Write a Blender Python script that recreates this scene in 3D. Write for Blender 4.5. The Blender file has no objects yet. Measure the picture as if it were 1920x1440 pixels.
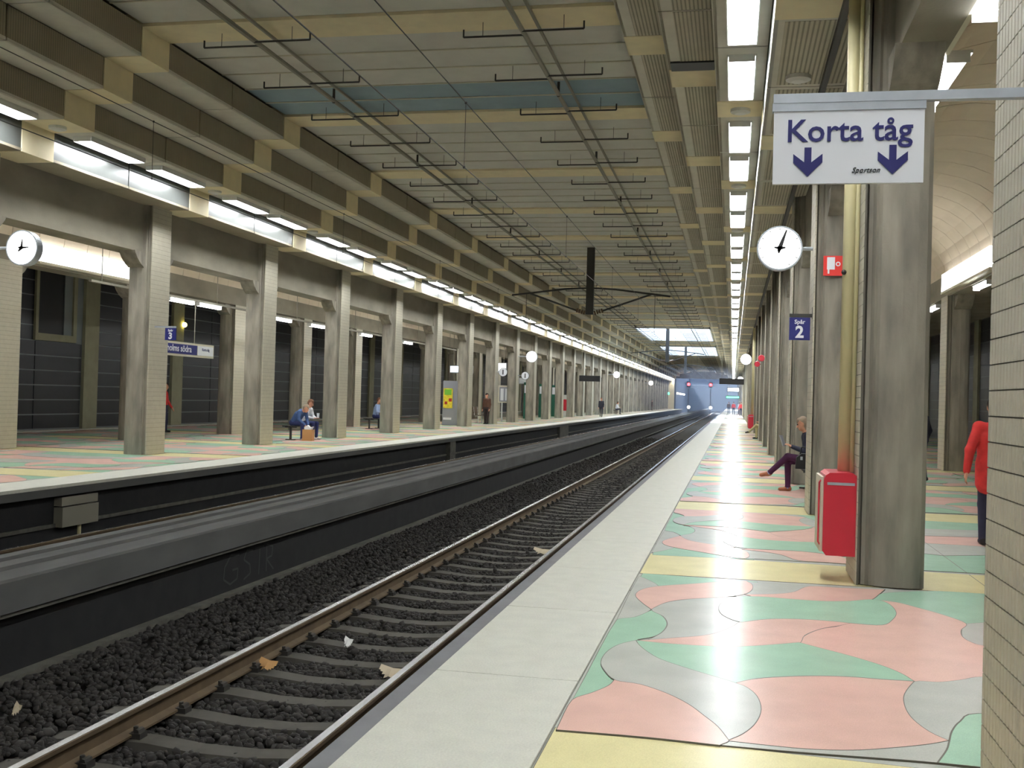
import bpy, bmesh, math, random
import numpy as np
from mathutils import Matrix, Vector
random.seed(7)
rng = np.random.default_rng(7)

# ------------------------------------------------------------------ camera, world, sun, exposure
SC = bpy.context.scene
COL = SC.collection
F_PX, EYE = 2022.27, 1.6
YAW, PITCH, ROLL = -0.2024258, 0.0117920, 0.0283209


def cam_rows():
    cy, sy = math.cos(YAW), math.sin(YAW)
    cp, sp = math.cos(PITCH), math.sin(PITCH)
    cr, sr = math.cos(ROLL), math.sin(ROLL)
    Ry = np.array([[cy, 0, -sy], [0, 1, 0], [sy, 0, cy]])
    Rx = np.array([[1, 0, 0], [0, cp, -sp], [0, sp, cp]])
    Rz = np.array([[cr, -sr, 0], [sr, cr, 0], [0, 0, 1]])
    return Rz @ np.diag([1, -1, 1]) @ Rx @ Ry


CR = cam_rows()          # rows: right, down, forward in (x, up, along-track)


def floor_pt(u, v):
    """pixel of the photograph -> point on the platform floor (x, y)"""
    w = CR.T @ np.array([(u - 960) / F_PX, (v - 720) / F_PX, 1.0])
    k = -EYE / w[1]
    return (w[0] * k, w[2] * k)


def b3(r):
    return Vector((r[0], r[2], r[1]))


cam = bpy.data.cameras.new('camera')
cam.sensor_width = 36
cam.lens = 36 * F_PX / 1920
cam.clip_start, cam.clip_end = 0.05, 2000
camo = bpy.data.objects.new('camera', cam)
COL.objects.link(camo)
rt, up, bk = b3(CR[0]), -b3(CR[1]), -b3(CR[2])
M = Matrix.Identity(4)
for i in range(3):
    M[i][0], M[i][1], M[i][2] = rt[i], up[i], bk[i]
M[2][3] = EYE
camo.matrix_world = M
SC.camera = camo

SC.view_settings.view_transform = 'Standard'
SC.view_settings.look = 'None'
SC.view_settings.gamma = 1
SC.view_settings.use_curve_mapping = False
SC.view_settings.exposure = 0.62

LAMP = 26.0              # emission of the fluorescent tubes
wd = bpy.data.worlds.new('sky')
SC.world = wd
wd.use_nodes = True
bg = wd.node_tree.nodes['Background']
bg.inputs[0].default_value = (0.55, 0.72, 1.0, 1)
bg.inputs[1].default_value = 4.0
sun = bpy.data.lights.new('sun', 'SUN')
sun.energy = 13
sun.angle = 0.02
sun.color = (0.9, 0.95, 1.0)
suno = bpy.data.objects.new('sun', sun)
COL.objects.link(suno)
suno.rotation_euler = Vector((5.4, -9.0, -8.0)).to_track_quat('-Z', 'Y').to_euler()
SC.cycles.max_bounces = 8
SC.cycles.diffuse_bounces = 4
SC.cycles.glossy_bounces = 3
SC.cycles.sample_clamp_indirect = 6.0

# ------------------------------------------------------------------ materials
MATS = {}


def lin(c):
    return tuple((v / 12.92 if v <= 0.04045 else ((v + 0.055) / 1.055) ** 2.4) for v in c)


def mat(name, rgb, rough=0.7, var=0.0, scale=4.0, stretch=(1, 1, 1), bump=0.0, bscale=60.0, metal=0.0,
        speck=0.0, sscale=300.0, emit=None, estr=0.0, wave=None):
    """rgb as 0..255 albedo in sRGB; noise gives wear, never light"""
    m = bpy.data.materials.new(name)
    m.use_nodes = True
    nt = m.node_tree
    N, L = nt.nodes, nt.links
    p = N['Principled BSDF']
    base = tuple(lin(tuple(v / 255 for v in rgb))) + (1,)
    p.inputs['Base Color'].default_value = base
    p.inputs['Roughness'].default_value = rough
    p.inputs['Metallic'].default_value = metal
    if emit:
        p.inputs['Emission Color'].default_value = tuple(emit) + (1,)
        p.inputs['Emission Strength'].default_value = estr
    src = None
    if var or speck or bump or wave:
        geo = N.new('ShaderNodeNewGeometry')
        mp = N.new('ShaderNodeMapping')
        mp.inputs['Scale'].default_value = stretch
        L.new(geo.outputs['Position'], mp.inputs['Vector'])
        vec = mp.outputs['Vector']
    if var:
        n1 = N.new('ShaderNodeTexNoise')
        n1.inputs['Scale'].default_value = scale
        n1.inputs['Detail'].default_value = 5
        L.new(vec, n1.inputs['Vector'])
        mr = N.new('ShaderNodeMapRange')
        mr.inputs['From Min'].default_value = 0.3
        mr.inputs['From Max'].default_value = 0.7
        mr.inputs['To Min'].default_value = 1 - var
        mr.inputs['To Max'].default_value = 1 + var
        L.new(n1.outputs['Fac'], mr.inputs['Value'])
        mx = N.new('ShaderNodeMix')
        mx.data_type = 'RGBA'
        mx.blend_type = 'MULTIPLY'
        mx.inputs[0].default_value = 1
        mx.inputs[6].default_value = base
        L.new(mr.outputs['Result'], mx.inputs[7])
        src = mx.outputs[2]
    if speck:
        n2 = N.new('ShaderNodeTexNoise')
        n2.inputs['Scale'].default_value = sscale
        n2.inputs['Detail'].default_value = 2
        L.new(geo.outputs['Position'], n2.inputs['Vector'])
        mr2 = N.new('ShaderNodeMapRange')
        mr2.inputs['From Min'].default_value = 0.3
        mr2.inputs['From Max'].default_value = 0.7
        mr2.inputs['To Min'].default_value = 1 - speck
        mr2.inputs['To Max'].default_value = 1 + speck
        L.new(n2.outputs['Fac'], mr2.inputs['Value'])
        mx2 = N.new('ShaderNodeMix')
        mx2.data_type = 'RGBA'
        mx2.blend_type = 'MULTIPLY'
        mx2.inputs[0].default_value = 1
        if src:
            L.new(src, mx2.inputs[6])
        else:
            mx2.inputs[6].default_value = base
        L.new(mr2.outputs['Result'], mx2.inputs[7])
        src = mx2.outputs[2]
    if wave:                     # ribs / joints along one axis: (axis, period, duty, depth, dark)
        ax, per, duty, depth, dark = wave
        sp = N.new('ShaderNodeSeparateXYZ')
        L.new(geo.outputs['Position'], sp.inputs[0])
        md = N.new('ShaderNodeMath')
        md.operation = 'DIVIDE'
        md.inputs[1].default_value = per
        L.new(sp.outputs[ax], md.inputs[0])
        fr = N.new('ShaderNodeMath')
        fr.operation = 'FRACT'
        L.new(md.outputs[0], fr.inputs[0])
        lt = N.new('ShaderNodeMath')
        lt.operation = 'LESS_THAN'
        lt.inputs[1].default_value = duty
        L.new(fr.outputs[0], lt.inputs[0])
        mx3 = N.new('ShaderNodeMix')
        mx3.data_type = 'RGBA'
        mx3.blend_type = 'MULTIPLY'
        L.new(lt.outputs[0], mx3.inputs[0])
        if src:
            L.new(src, mx3.inputs[6])
        else:
            mx3.inputs[6].default_value = base
        mx3.inputs[7].default_value = (dark, dark, dark, 1)
        src = mx3.outputs[2]
        if depth:
            bp = N.new('ShaderNodeBump')
            bp.inputs['Strength'].default_value = 0.6
            bp.inputs['Distance'].default_value = depth
            bp.invert = True
            L.new(lt.outputs[0], bp.inputs['Height'])
            L.new(bp.outputs[0], p.inputs['Normal'])
    if src:
        L.new(src, p.inputs['Base Color'])
    if bump:
        n3 = N.new('ShaderNodeTexNoise')
        n3.inputs['Scale'].default_value = bscale
        n3.inputs['Detail'].default_value = 4
        L.new(geo.outputs['Position'], n3.inputs['Vector'])
        bp = N.new('ShaderNodeBump')
        bp.inputs['Strength'].default_value = bump
        bp.inputs['Distance'].default_value = 0.02
        L.new(n3.outputs['Fac'], bp.inputs['Height'])
        L.new(bp.outputs[0], p.inputs['Normal'])
    if 'terrazzo' in name:
        p.inputs['Specular IOR Level'].default_value = 0.05
    MATS[name] = m
    return m


mat('concrete', (136, 130, 117), 0.85, 0.32, 3.2, (1.6, 1.6, 0.35), 0.15, 40)
mat('beam_concrete', (136, 130, 115), 0.88, 0.2, 1.6, (1, 0.5, 1), 0.12, 30)
mat('tile', (190, 184, 165), 0.45, 0.06, 9, (1, 1, 1))
mat('tile_far', (184, 178, 158), 0.5, 0.05, 9, (1, 1, 1), wave=(2, 0.105, 0.09, 0.004, 0.72))
mat('grout', (96, 92, 82), 0.9)
mat('panel_main', (206, 204, 194), 0.75, 0.05, 2)
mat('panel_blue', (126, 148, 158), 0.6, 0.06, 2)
mat('rib', (234, 221, 184), 0.75, 0.05, 3)
mat('bar', (196, 192, 170), 0.6)
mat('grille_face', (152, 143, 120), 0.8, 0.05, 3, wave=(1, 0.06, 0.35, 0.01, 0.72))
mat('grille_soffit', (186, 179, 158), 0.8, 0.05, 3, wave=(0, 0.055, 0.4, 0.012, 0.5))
mat('soffit', (206, 202, 188), 0.75, 0.05, 3)
mat('fascia', (84, 87, 84), 0.3, 0.05, 5)
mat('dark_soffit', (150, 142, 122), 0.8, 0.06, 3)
mat('vault', (216, 202, 180), 0.75, 0.04, 2)
mat('dark_tile', (30, 31, 38), 0.35, 0.15, 2)
mat('wall_joint', (128, 134, 134), 0.8)
mat('pilaster', (150, 147, 122), 0.85, 0.08, 3)
mat('yellow_terrazzo', (232, 222, 170), 0.24, 0.05, 3, speck=0.07, sscale=180)
mat('pink_terrazzo', (228, 188, 174), 0.24, 0.06, 3, speck=0.07, sscale=180)
mat('green_terrazzo', (168, 203, 177), 0.24, 0.06, 3, speck=0.07, sscale=180)
mat('grey_terrazzo', (192, 193, 184), 0.24, 0.06, 3, speck=0.07, sscale=180)
mat('strip_line', (88, 84, 70), 0.5)
mat('pale_slab', (208, 207, 194), 0.5, 0.05, 6, speck=0.08, sscale=90)
mat('slab_joint', (150, 148, 138), 0.9)
mat('kerb_steel', (112, 112, 116), 0.45, 0.12, 5)
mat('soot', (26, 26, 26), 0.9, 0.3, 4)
mat('barrier', (84, 84, 82), 0.85, 0.16, 3, (1, 0.4, 1))
mat('ledge', (86, 84, 76), 0.85, 0.3, 6)
mat('sleeper', (76, 73, 66), 0.9, 0.15, 6)
mat('stone', (50, 47, 44), 0.95, 0.45, 14)
mat('rail_side', (92, 76, 54), 0.75, 0.2, 6)
mat('rail_top', (190, 190, 190), 0.22, metal=1.0)
mat('dark_metal', (52, 50, 46), 0.6)
mat('pipe_grey', (132, 128, 114), 0.6)
mat('pipe_cream', (214, 204, 158), 0.5, 0.05, 4)
mat('red_paint', (196, 40, 58), 0.35, 0.04, 6)
mat('cream_metal', (214, 208, 186), 0.5)
mat('galv', (172, 178, 184), 0.4, 0.08, 14, metal=0.3)
mat('white_sign', (238, 240, 244), 0.4)
mat('sign_blue', (30, 34, 112), 0.5)
mat('letter_blue', (22, 22, 100), 0.5)
mat('letter_white', (235, 235, 240), 0.5)
mat('sign_red', (222, 44, 34), 0.5)
mat('black', (18, 18, 20), 0.5)
mat('white_paint', (225, 225, 220), 0.6)
mat('wood', (96, 72, 50), 0.6, 0.15, 8)
mat('grey_panel', (150, 152, 160), 0.5)
mat('green_paint', (30, 92, 72), 0.5)
mat('paper_bag', (176, 134, 84), 0.8)
mat('poster_yellow', (236, 214, 60), 0.5, 0.25, 6)
mat('poster_green', (120, 190, 60), 0.5)
mat('poster_red', (190, 50, 40), 0.5)
mat('litter', (190, 176, 150), 0.8)
mat('chalk', (54, 54, 53), 0.9)
mat('far_blue', (46, 53, 70), 0.8)
mat('lamp', (255, 255, 255), 0.5, emit=(0.94, 0.97, 1.0), estr=LAMP)
mat('lamp_soft', (255, 255, 255), 0.5, emit=(0.94, 0.97, 1.0), estr=15.0)
mat('beam_glow', (255, 255, 255), 0.5, emit=(0.96, 0.98, 1.0), estr=2.4)  # brightness of the lamp-lit beam faces, put in as emission
mat('clock_face', (255, 255, 255), 0.5, emit=(1.0, 0.98, 0.97), estr=2.6)
mat('red_light', (255, 20, 20), 0.5, emit=(1.0, 0.03, 0.04), estr=14.0)
mat('white_light', (255, 255, 255), 0.5, emit=(1.0, 0.93, 0.75), estr=26.0)
mat('green_light', (40, 230, 140), 0.5, emit=(0.15, 0.9, 0.5), estr=2.2)
mat('sign_light', (255, 255, 255), 0.5, emit=(0.75, 0.85, 1.0), estr=1.6)
mat('yellow_light', (255, 230, 60), 0.5, emit=(1.0, 0.85, 0.2), estr=8.0)


def cloth(n, rgb):
    return mat(n, rgb, 0.85, 0.12, 12)


cloth('skin', (206, 150, 122)); cloth('hair_grey', (150, 132, 112)); cloth('hair_dark', (52, 40, 34)); cloth('hair_brown', (112, 76, 54))
cloth('jacket_navy', (40, 42, 60)); cloth('trouser_plum', (70, 26, 64)); cloth('sock_blue', (150, 170, 205)); cloth('shoe_tan', (170, 110, 80))
cloth('denim', (66, 90, 136)); cloth('trouser_navy', (44, 52, 98)); cloth('shirt_white', (225, 226, 232)); cloth('shoe_white', (200, 196, 190))
cloth('jacket_red', (206, 50, 48)); cloth('trouser_dark', (44, 44, 66)); cloth('coat_brown', (88, 58, 42)); cloth('trouser_brown', (52, 38, 36))
cloth('suit', (44, 46, 58)); cloth('shoe_dark', (34, 30, 30)); cloth('beige', (190, 176, 130))

# ------------------------------------------------------------------ mesh helpers


class MB:
    def __init__(s):
        s.v, s.f, s.m = [], [], []

    def add(s, vs, fs, mi=0):
        o = len(s.v)
        s.v += [tuple(p) for p in vs]
        s.f += [tuple(i + o for i in f) for f in fs]
        s.m += [mi] * len(fs)
        return s

    def box(s, x0, x1, y0, y1, z0, z1, mi=0):
        vs = [(x, y, z) for x in (x0, x1) for y in (y0, y1) for z in (z0, z1)]
        return s.add(vs, [(0, 1, 3, 2), (4, 6, 7, 5), (0, 4, 5, 1), (2, 3, 7, 6), (0, 2, 6, 4), (1, 5, 7, 3)], mi)

    def prism(s, pts, a, b, axis='y', mi=0, cap=True):
        """2D outline extruded from a to b along an axis; pts in the two other axes in xyz order"""
        n = len(pts)

        def P(p, t):
            return {'x': (t, p[0], p[1]), 'y': (p[0], t, p[1]), 'z': (p[0], p[1], t)}[axis]
        vs = [P(p, a) for p in pts] + [P(p, b) for p in pts]
        fs = [(i, (i + 1) % n, n + (i + 1) % n, n + i) for i in range(n)]
        if cap:
            fs += [tuple(range(n))[::-1], tuple(range(n, 2 * n))]
        return s.add(vs, fs, mi)

    def tube(s, p, q, r, n=8, mi=0, r2=None):
        p, q = Vector(p), Vector(q)
        d = (q - p).normalized()
        a = d.orthogonal().normalized()
        b = d.cross(a)
        r2 = r if r2 is None else r2
        vs = []
        for c, rr in ((p, r), (q, r2)):
            for i in range(n):
                t = 2 * math.pi * i / n
                vs.append(c + a * (rr * math.cos(t)) + b * (rr * math.sin(t)))
        fs = [(i, (i + 1) % n, n + (i + 1) % n, n + i) for i in range(n)] + [tuple(range(n))[::-1], tuple(range(n, 2 * n))]
        return s.add(vs, fs, mi)

    def path(s, pts, r, n=6, mi=0):
        for p, q in zip(pts[:-1], pts[1:]):
            s.tube(p, q, r, n, mi)
        return s

    def ball(s, c, r, n=10, mi=0, sc=(1, 1, 1)):
        vs, fs = [], []
        m = max(4, n // 2)
        for j in range(1, m):
            ph = math.pi * j / m
            for i in range(n):
                t = 2 * math.pi * i / n
                vs.append((c[0] + r * sc[0] * math.sin(ph) * math.cos(t), c[1] + r * sc[1] * math.sin(ph) * math.sin(t), c[2] + r * sc[2] * math.cos(ph)))
        vs += [(c[0], c[1], c[2] + r * sc[2]), (c[0], c[1], c[2] - r * sc[2])]
        T, B = len(vs) - 2, len(vs) - 1
        for j in range(m - 2):
            for i in range(n):
                a, b = j * n + i, j * n + (i + 1) % n
                fs.append((a, a + n, b + n, b))
        for i in range(n):
            fs.append((T, i, (i + 1) % n))
            fs.append((B, (m - 2) * n + (i + 1) % n, (m - 2) * n + i))
        return s.add(vs, fs, mi)

    def mesh(s, name, mats, org=(0, 0, 0), smooth=False):
        me = bpy.data.meshes.new(name)
        ox, oy, oz = org
        me.from_pydata([(x - ox, y - oy, z - oz) for x, y, z in s.v], [], s.f)
        if isinstance(mats, str):
            mats = [mats]
        for k in mats:
            me.materials.append(MATS[k])
        me.polygons.foreach_set('material_index', s.m)
        if smooth:
            me.polygons.foreach_set('use_smooth', [True] * len(s.f))
        me.update()
        return me

    def build(s, name, mats, parent=None, org=None, smooth=False):
        """links one mesh object; with a parent the points (world) become local to it"""
        if org is None:
            org = tuple(parent.location) if parent is not None else (0, 0, 0)
        o = bpy.data.objects.new(name, s.mesh(name, mats, org, smooth))
        COL.objects.link(o)
        if parent is not None:
            o.parent = parent
        return o


def link(name, me, parent=None, loc=(0, 0, 0)):
    o = bpy.data.objects.new(name, me)
    o.location = loc
    COL.objects.link(o)
    if parent is not None:
        o.parent = parent
    return o


def tag(o, label=None, cat=None, group=None, kind=None):
    for k, v in (('label', label), ('category', cat), ('group', group), ('kind', kind)):
        if v:
            o[k] = v
    return o


def thing(name, loc, label, cat, group=None, kind=None, rz=0):
    o = bpy.data.objects.new(name, None)
    o.empty_display_size = 0.1
    o.location = loc
    o.rotation_euler.z = rz
    COL.objects.link(o)
    return tag(o, label, cat, group, kind)


def copy_tree(o, parent=None, loc=None):
    c = o.copy()
    COL.objects.link(c)
    if parent is not None:
        c.parent = parent
    if loc is not None:
        c.location = loc
    for ch in list(o.children):
        copy_tree(ch, c)
    return c


def text_mesh(txt, size, bold=0.0, shear=0.0, align='CENTER', depth=0.002):
    cu = bpy.data.curves.new('letters', 'FONT')
    cu.body = txt
    cu.size = size
    cu.offset = bold
    cu.shear = shear
    cu.align_x = align
    cu.extrude = depth
    cu.resolution_u = 3
    ob = bpy.data.objects.new('letters', cu)
    COL.objects.link(ob)
    dg = bpy.context.evaluated_depsgraph_get()
    me = bpy.data.meshes.new_from_object(ob.evaluated_get(dg))
    bpy.data.objects.remove(ob)
    return me


def letters(txt, size, matname, parent, loc, rot, **kw):
    me = text_mesh(txt, size, **kw)
    me.materials.clear()
    me.materials.append(MATS[matname])
    o = link('lettering', me, parent, loc)
    o.rotation_euler = rot
    return o


FRONT = (math.pi / 2, 0, 0)           # lettering that reads from the camera side
TRACK_L = (math.pi / 2, 0, math.pi / 2)  # lettering that reads from +x

# ------------------------------------------------------------------ layout numbers (metres)
S = 6.22                      # bay
BEAM0 = 17.9                  # a ceiling rib
ZMIN, ZEND = -13.2, 232.0
NB = range(-5, 35)            # bays
XL1, XL2 = -13.38, -17.2      # tile faces of the column rows of the Spår 3 platform
XR1, XR2 = 1.13, 5.4
H = dict(main=8.05, s3=7.5, s2=6.93, s1=6.4, s0=5.84, beam=4.73)
LX = dict(f3=-10.5, f2=-11.23, f1=-12.0, f0=-12.85, beam=-13.6)
RX = dict(f3=-1.89, f2=-1.146, f1=-0.372, f0=0.34, beam=1.34)
P2, P3 = 'Korta tåg platform', 'opposite platform'

# ------------------------------------------------------------------ shell: outer roof, walls, ends
roof = MB()
SKY = [(-8.7, -2.1, 96, 115), (-8.7, -2.1, 128, 151)]
ys = [ZMIN - 1, 96, 115, 128, 151, ZEND + 2]
for a, b in zip(ys[:-1], ys[1:]):
    if (a, b) in ((96, 115), (128, 151)):
        roof.box(-24, -8.7, a, b, 8.6, 9.0)
        roof.box(-2.1, 12, a, b, 8.6, 9.0)
    else:
        roof.box(-24, 12, a, b, 8.6, 9.0)
tag(roof.build('ceiling_slab', 'beam_concrete'), 'concrete roof slab closing the station hall over the ceiling panels', 'ceiling', kind='structure')
tag(MB().box(-24, 12, ZMIN - 1, ZMIN - 0.6, -1.5, 9).build('wall_back', 'beam_concrete'), 'plain concrete end wall of the hall facing the long platforms', 'wall', kind='structure')
# far tunnel; its roof gap is made up to let sky light in
t = MB()
t.box(-12.0, 0.5, ZEND + 70, ZEND + 70.4, -1.5, 9)
t.box(-12.4, -12.0, ZEND + 0.4, ZEND + 70, -1.5, 9)
t.box(6.5, 6.9, ZEND + 0.4, ZEND + 90, -1.5, 9)
t.box(-12.0, 6.5, ZEND + 45, ZEND + 90, 6.0, 6.4)
t.box(0.5, 6.9, ZEND + 89.6, ZEND + 90, -1.5, 9)
tag(t.build('wall_tunnel', 'far_blue'), 'blue-grey tunnel walls where the tracks leave the hall', 'wall', kind='structure')
w = MB().box(-23.4, -12.3, ZEND, ZEND + 0.35, -1.2, 8.6)
tag(w.build('wall_end', 'rib'), 'cream end wall closing the Spår 3 platform beyond the columns', 'wall', kind='structure')
w = MB().box(1.2, 12, ZEND, ZEND + 0.35, 4.7, 8.6)
tag(w.build('wall_end', 'rib'), 'cream end wall over the far exit of the Spår 2 platform', 'wall', kind='structure')

w = MB().box(-12.3, 1.2, ZEND, ZEND + 0.35, 6.5, 8.6)
tag(w.build('wall_header', 'beam_concrete'), 'dark concrete header over the tracks at the tunnel mouth', 'wall', kind='structure')

# ------------------------------------------------------------------ ceiling with its panels
ceil = thing('ceiling', (0, 0, 0), 'stepped station ceiling of grey panels, grilles and pale yellow ribs over the tracks', 'ceiling', kind='structure')
pieces = []                    # (name, material, MB in bay coordinates y=0 at rib centre, thickness up)


def pc(name, m, *boxes):
    mb = MB()
    for b in boxes:
        mb.box(*b)
    pieces.append((name, m, mb))


W = 0.47                       # half width of a rib
ym = (S - 2 * W) / 5
for k in range(5):
    a = W + k * ym
    pc('ceiling_panel', 'panel_main', (LX['f3'] + 0.02, RX['f3'] - 0.02, a + 0.02, a + ym - 0.02, H['main'] + 0.02, H['main'] + 0.07))
    if k:
        pc('ceiling_bar', 'bar', (LX['f3'] + 0.02, RX['f3'] - 0.02, a - 0.018, a + 0.018, H['main'], H['main'] + 0.07))
pc('ceiling_rib', 'rib', (LX['f3'], RX['f3'], -W, W, H['main'] - 0.03, H['main'] + 0.3))
halves = [(W, S / 2 - 0.02), (S / 2 + 0.02, S - W)]
for X, sg in ((LX, -1), (RX, 1)):
    st = [('f3', 's3', 'main'), ('f2', 's2', 's3'), ('f1', 's1', 's2'), ('f0', 's0', 's1')]
    nxt = {'f3': 'f2', 'f2': 'f1', 'f1': 'f0', 'f0': 'beam'}
    rib = MB()
    for f, lo, hi in st:
        xf, xn = X[f], X[nxt[f]]
        x0, x1 = min(xf, xn), max(xf, xn)
        rib.box(x0 - (0.012 if sg < 0 else -0.0), x1 + (0.012 if sg < 0 else 0.0), -W, W, H[lo] - 0.012, H[hi] + 0.2)
        for a, b in halves:
            fx = (xf - 0.05, xf - 0.01) if sg < 0 else (xf + 0.01, xf + 0.05)
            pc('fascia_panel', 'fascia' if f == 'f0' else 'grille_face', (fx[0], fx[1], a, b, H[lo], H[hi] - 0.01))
            if f == 'f0':
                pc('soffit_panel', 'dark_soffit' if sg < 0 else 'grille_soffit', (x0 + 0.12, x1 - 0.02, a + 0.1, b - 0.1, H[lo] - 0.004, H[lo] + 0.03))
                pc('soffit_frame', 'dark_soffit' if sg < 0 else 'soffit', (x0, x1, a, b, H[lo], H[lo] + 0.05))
            elif f == 'f1':
                pc('soffit_panel', 'soffit', (x0, x1, a, b, H[lo], H[lo] + 0.05))
            elif sg < 0:
                pc('soffit_panel', 'soffit', (x0, x1, a, b, H[lo], H[lo] + 0.05))
            else:
                pc('soffit_frame', 'soffit', (x0, x1, a, b, H[lo], H[lo] + 0.05))
                pc('soffit_panel', 'grille_soffit', (x0 + 0.2, x1 - 0.02, a + 0.02, b - 0.02, H[lo] - 0.006, H[lo] + 0.03))
    pieces.append(('ceiling_rib', 'rib', rib))
cache = [(n, m, mb, mb.mesh(n, m)) for n, m, mb in pieces]
RIB0 = [i for i, p in enumerate(pieces) if p[0] == 'ceiling_rib'][0]
far = {}
for n in NB:
    y0 = BEAM0 + S * n
    if -1 <= n <= 6:
        for i, (nm, m, mb, me) in enumerate(cache):
            o = link(nm, me, ceil, (0, y0, 0))
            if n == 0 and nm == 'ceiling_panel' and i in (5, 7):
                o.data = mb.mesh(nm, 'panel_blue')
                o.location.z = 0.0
    else:
        for i, (nm, m, mb, me) in enumerate(cache):
            ymid = y0 + (S / 2 if nm != 'ceiling_rib' else 0)
            if (nm in ('ceiling_panel', 'ceiling_bar') and (94 < y0 + 3 < 116 or 126 < y0 + 3 < 152)) or (nm == 'ceiling_rib' and i == RIB0 and (97 < y0 < 114 or 129 < y0 < 150)):
                # the ceiling is open under the roof lights: keep only the sides
                g = far.setdefault((nm, m, i, n < 0), MB())
                z0, z1 = min(p[2] for p in mb.v), max(p[2] for p in mb.v)
                a, b = min(p[1] for p in mb.v) + y0, max(p[1] for p in mb.v) + y0
                g.box(LX['f3'], -8.7, a, b, z0, z1)
                g.box(-2.1, RX['f3'], a, b, z0, z1)
                continue
            g = far.setdefault((nm, m, i, n < 0), MB())
            g.add([(x, y + y0, z) for x, y, z in mb.v], mb.f)
for (nm, m, _i, _b), g in far.items():
    tag(g.build(nm, m, ceil), kind='stuff')
# shafts of the roof lights
sh = MB()
for x0, x1, a, b in SKY:
    sh.box(x0, x0 + 0.1, a, b, 8.0, 9.02); sh.box(x1 - 0.1, x1, a, b, 8.0, 9.02)
    sh.box(x0, x1, a, a + 0.1, 8.0, 9.02); sh.box(x0, x1, b - 0.1, b, 8.0, 9.02)
sh.build('roof_light_frame', 'white_paint', ceil)
o = MB().box(-1.1, -0.42, 17.0, 17.42, 6.9, 6.935).build('vent_opening', 'black', ceil)

# long concrete beams over the column rows
for nm, x0, x1, lab in (('beam', LX['beam'] - 0.65, LX['beam'], 'long brown-grey concrete beam over the trackside columns of the ' + P3),
                        ('beam', XL2 - 0.65, XL2, 'long concrete beam over the inner columns of the ' + P3),
                        ('beam', RX['beam'], RX['beam'] + 0.41, 'long brown-grey concrete beam over the trackside columns of the ' + P2),
                        ('beam', XR2 + 0.05, XR2 + 0.7, 'long concrete beam over the inner columns of the ' + P2)):
    hb = H['beam'] if nm and x0 in (LX['beam'] - 0.65, RX['beam']) else 4.55
    mb = MB()
    mb.box(x0, x1, ZMIN, ZEND, hb, 8.6)
    tag(mb.build(nm, 'beam_concrete'), lab, 'beam', kind='structure')
for x0, x1, lab in ((-23, XL2 - 0.65, 'flat concrete ceiling between inner columns and dark wall of the ' + P3), (XR2 + 0.7, 11, 'flat concrete ceiling between inner columns and dark wall of the ' + P2)):
    tag(MB().box(x0, x1, ZMIN, ZEND, 5.6, 5.8).build('ceiling', 'beam_concrete'), lab, 'ceiling', kind='structure')

# vaults over the two platforms, one shell per panel
for side, (xa, xb) in enumerate(((XL2, LX['beam'] - 0.65), (RX['beam'] + 0.41, XR2 + 0.05))):
    root = thing('ceiling', (0, 0, 0), 'cream barrel vault of curved panels over the ' + (P3, P2)[side], 'ceiling', kind='structure')
    xc, hw = (xa + xb) / 2, (xb - xa) / 2
    pw = S / 6

    def shell(y0, y1, mb):
        n = 14
        pin, pout = [], []
        for i in range(n + 1):
            a = math.pi * i / n
            pin.append((xc - hw * math.cos(a), 5.15 + 1.25 * math.sin(a)))
            pout.append((xc - (hw + 0.06) * math.cos(a), 5.15 + 1.31 * math.sin(a)))
        for i in range(n):
            q = [pin[i], pin[i + 1], pout[i + 1], pout[i]]
            mb.prism(q, y0, y1, 'y')
        return mb
    me = shell(0.012, pw - 0.012, MB()).mesh('vault_panel', 'vault')
    lo, hi = ((20, 62), (-2, 34))[side]
    y = ZMIN
    rest = MB()
    while y < ZEND:
        if lo <= y <= hi:
            link('vault_panel', me, root, (0, y, 0))
        else:
            shell(y + 0.012, y + pw - 0.012, rest)
        y += pw
    tag(rest.build('vault_panel', 'vault', root), kind='stuff')

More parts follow.
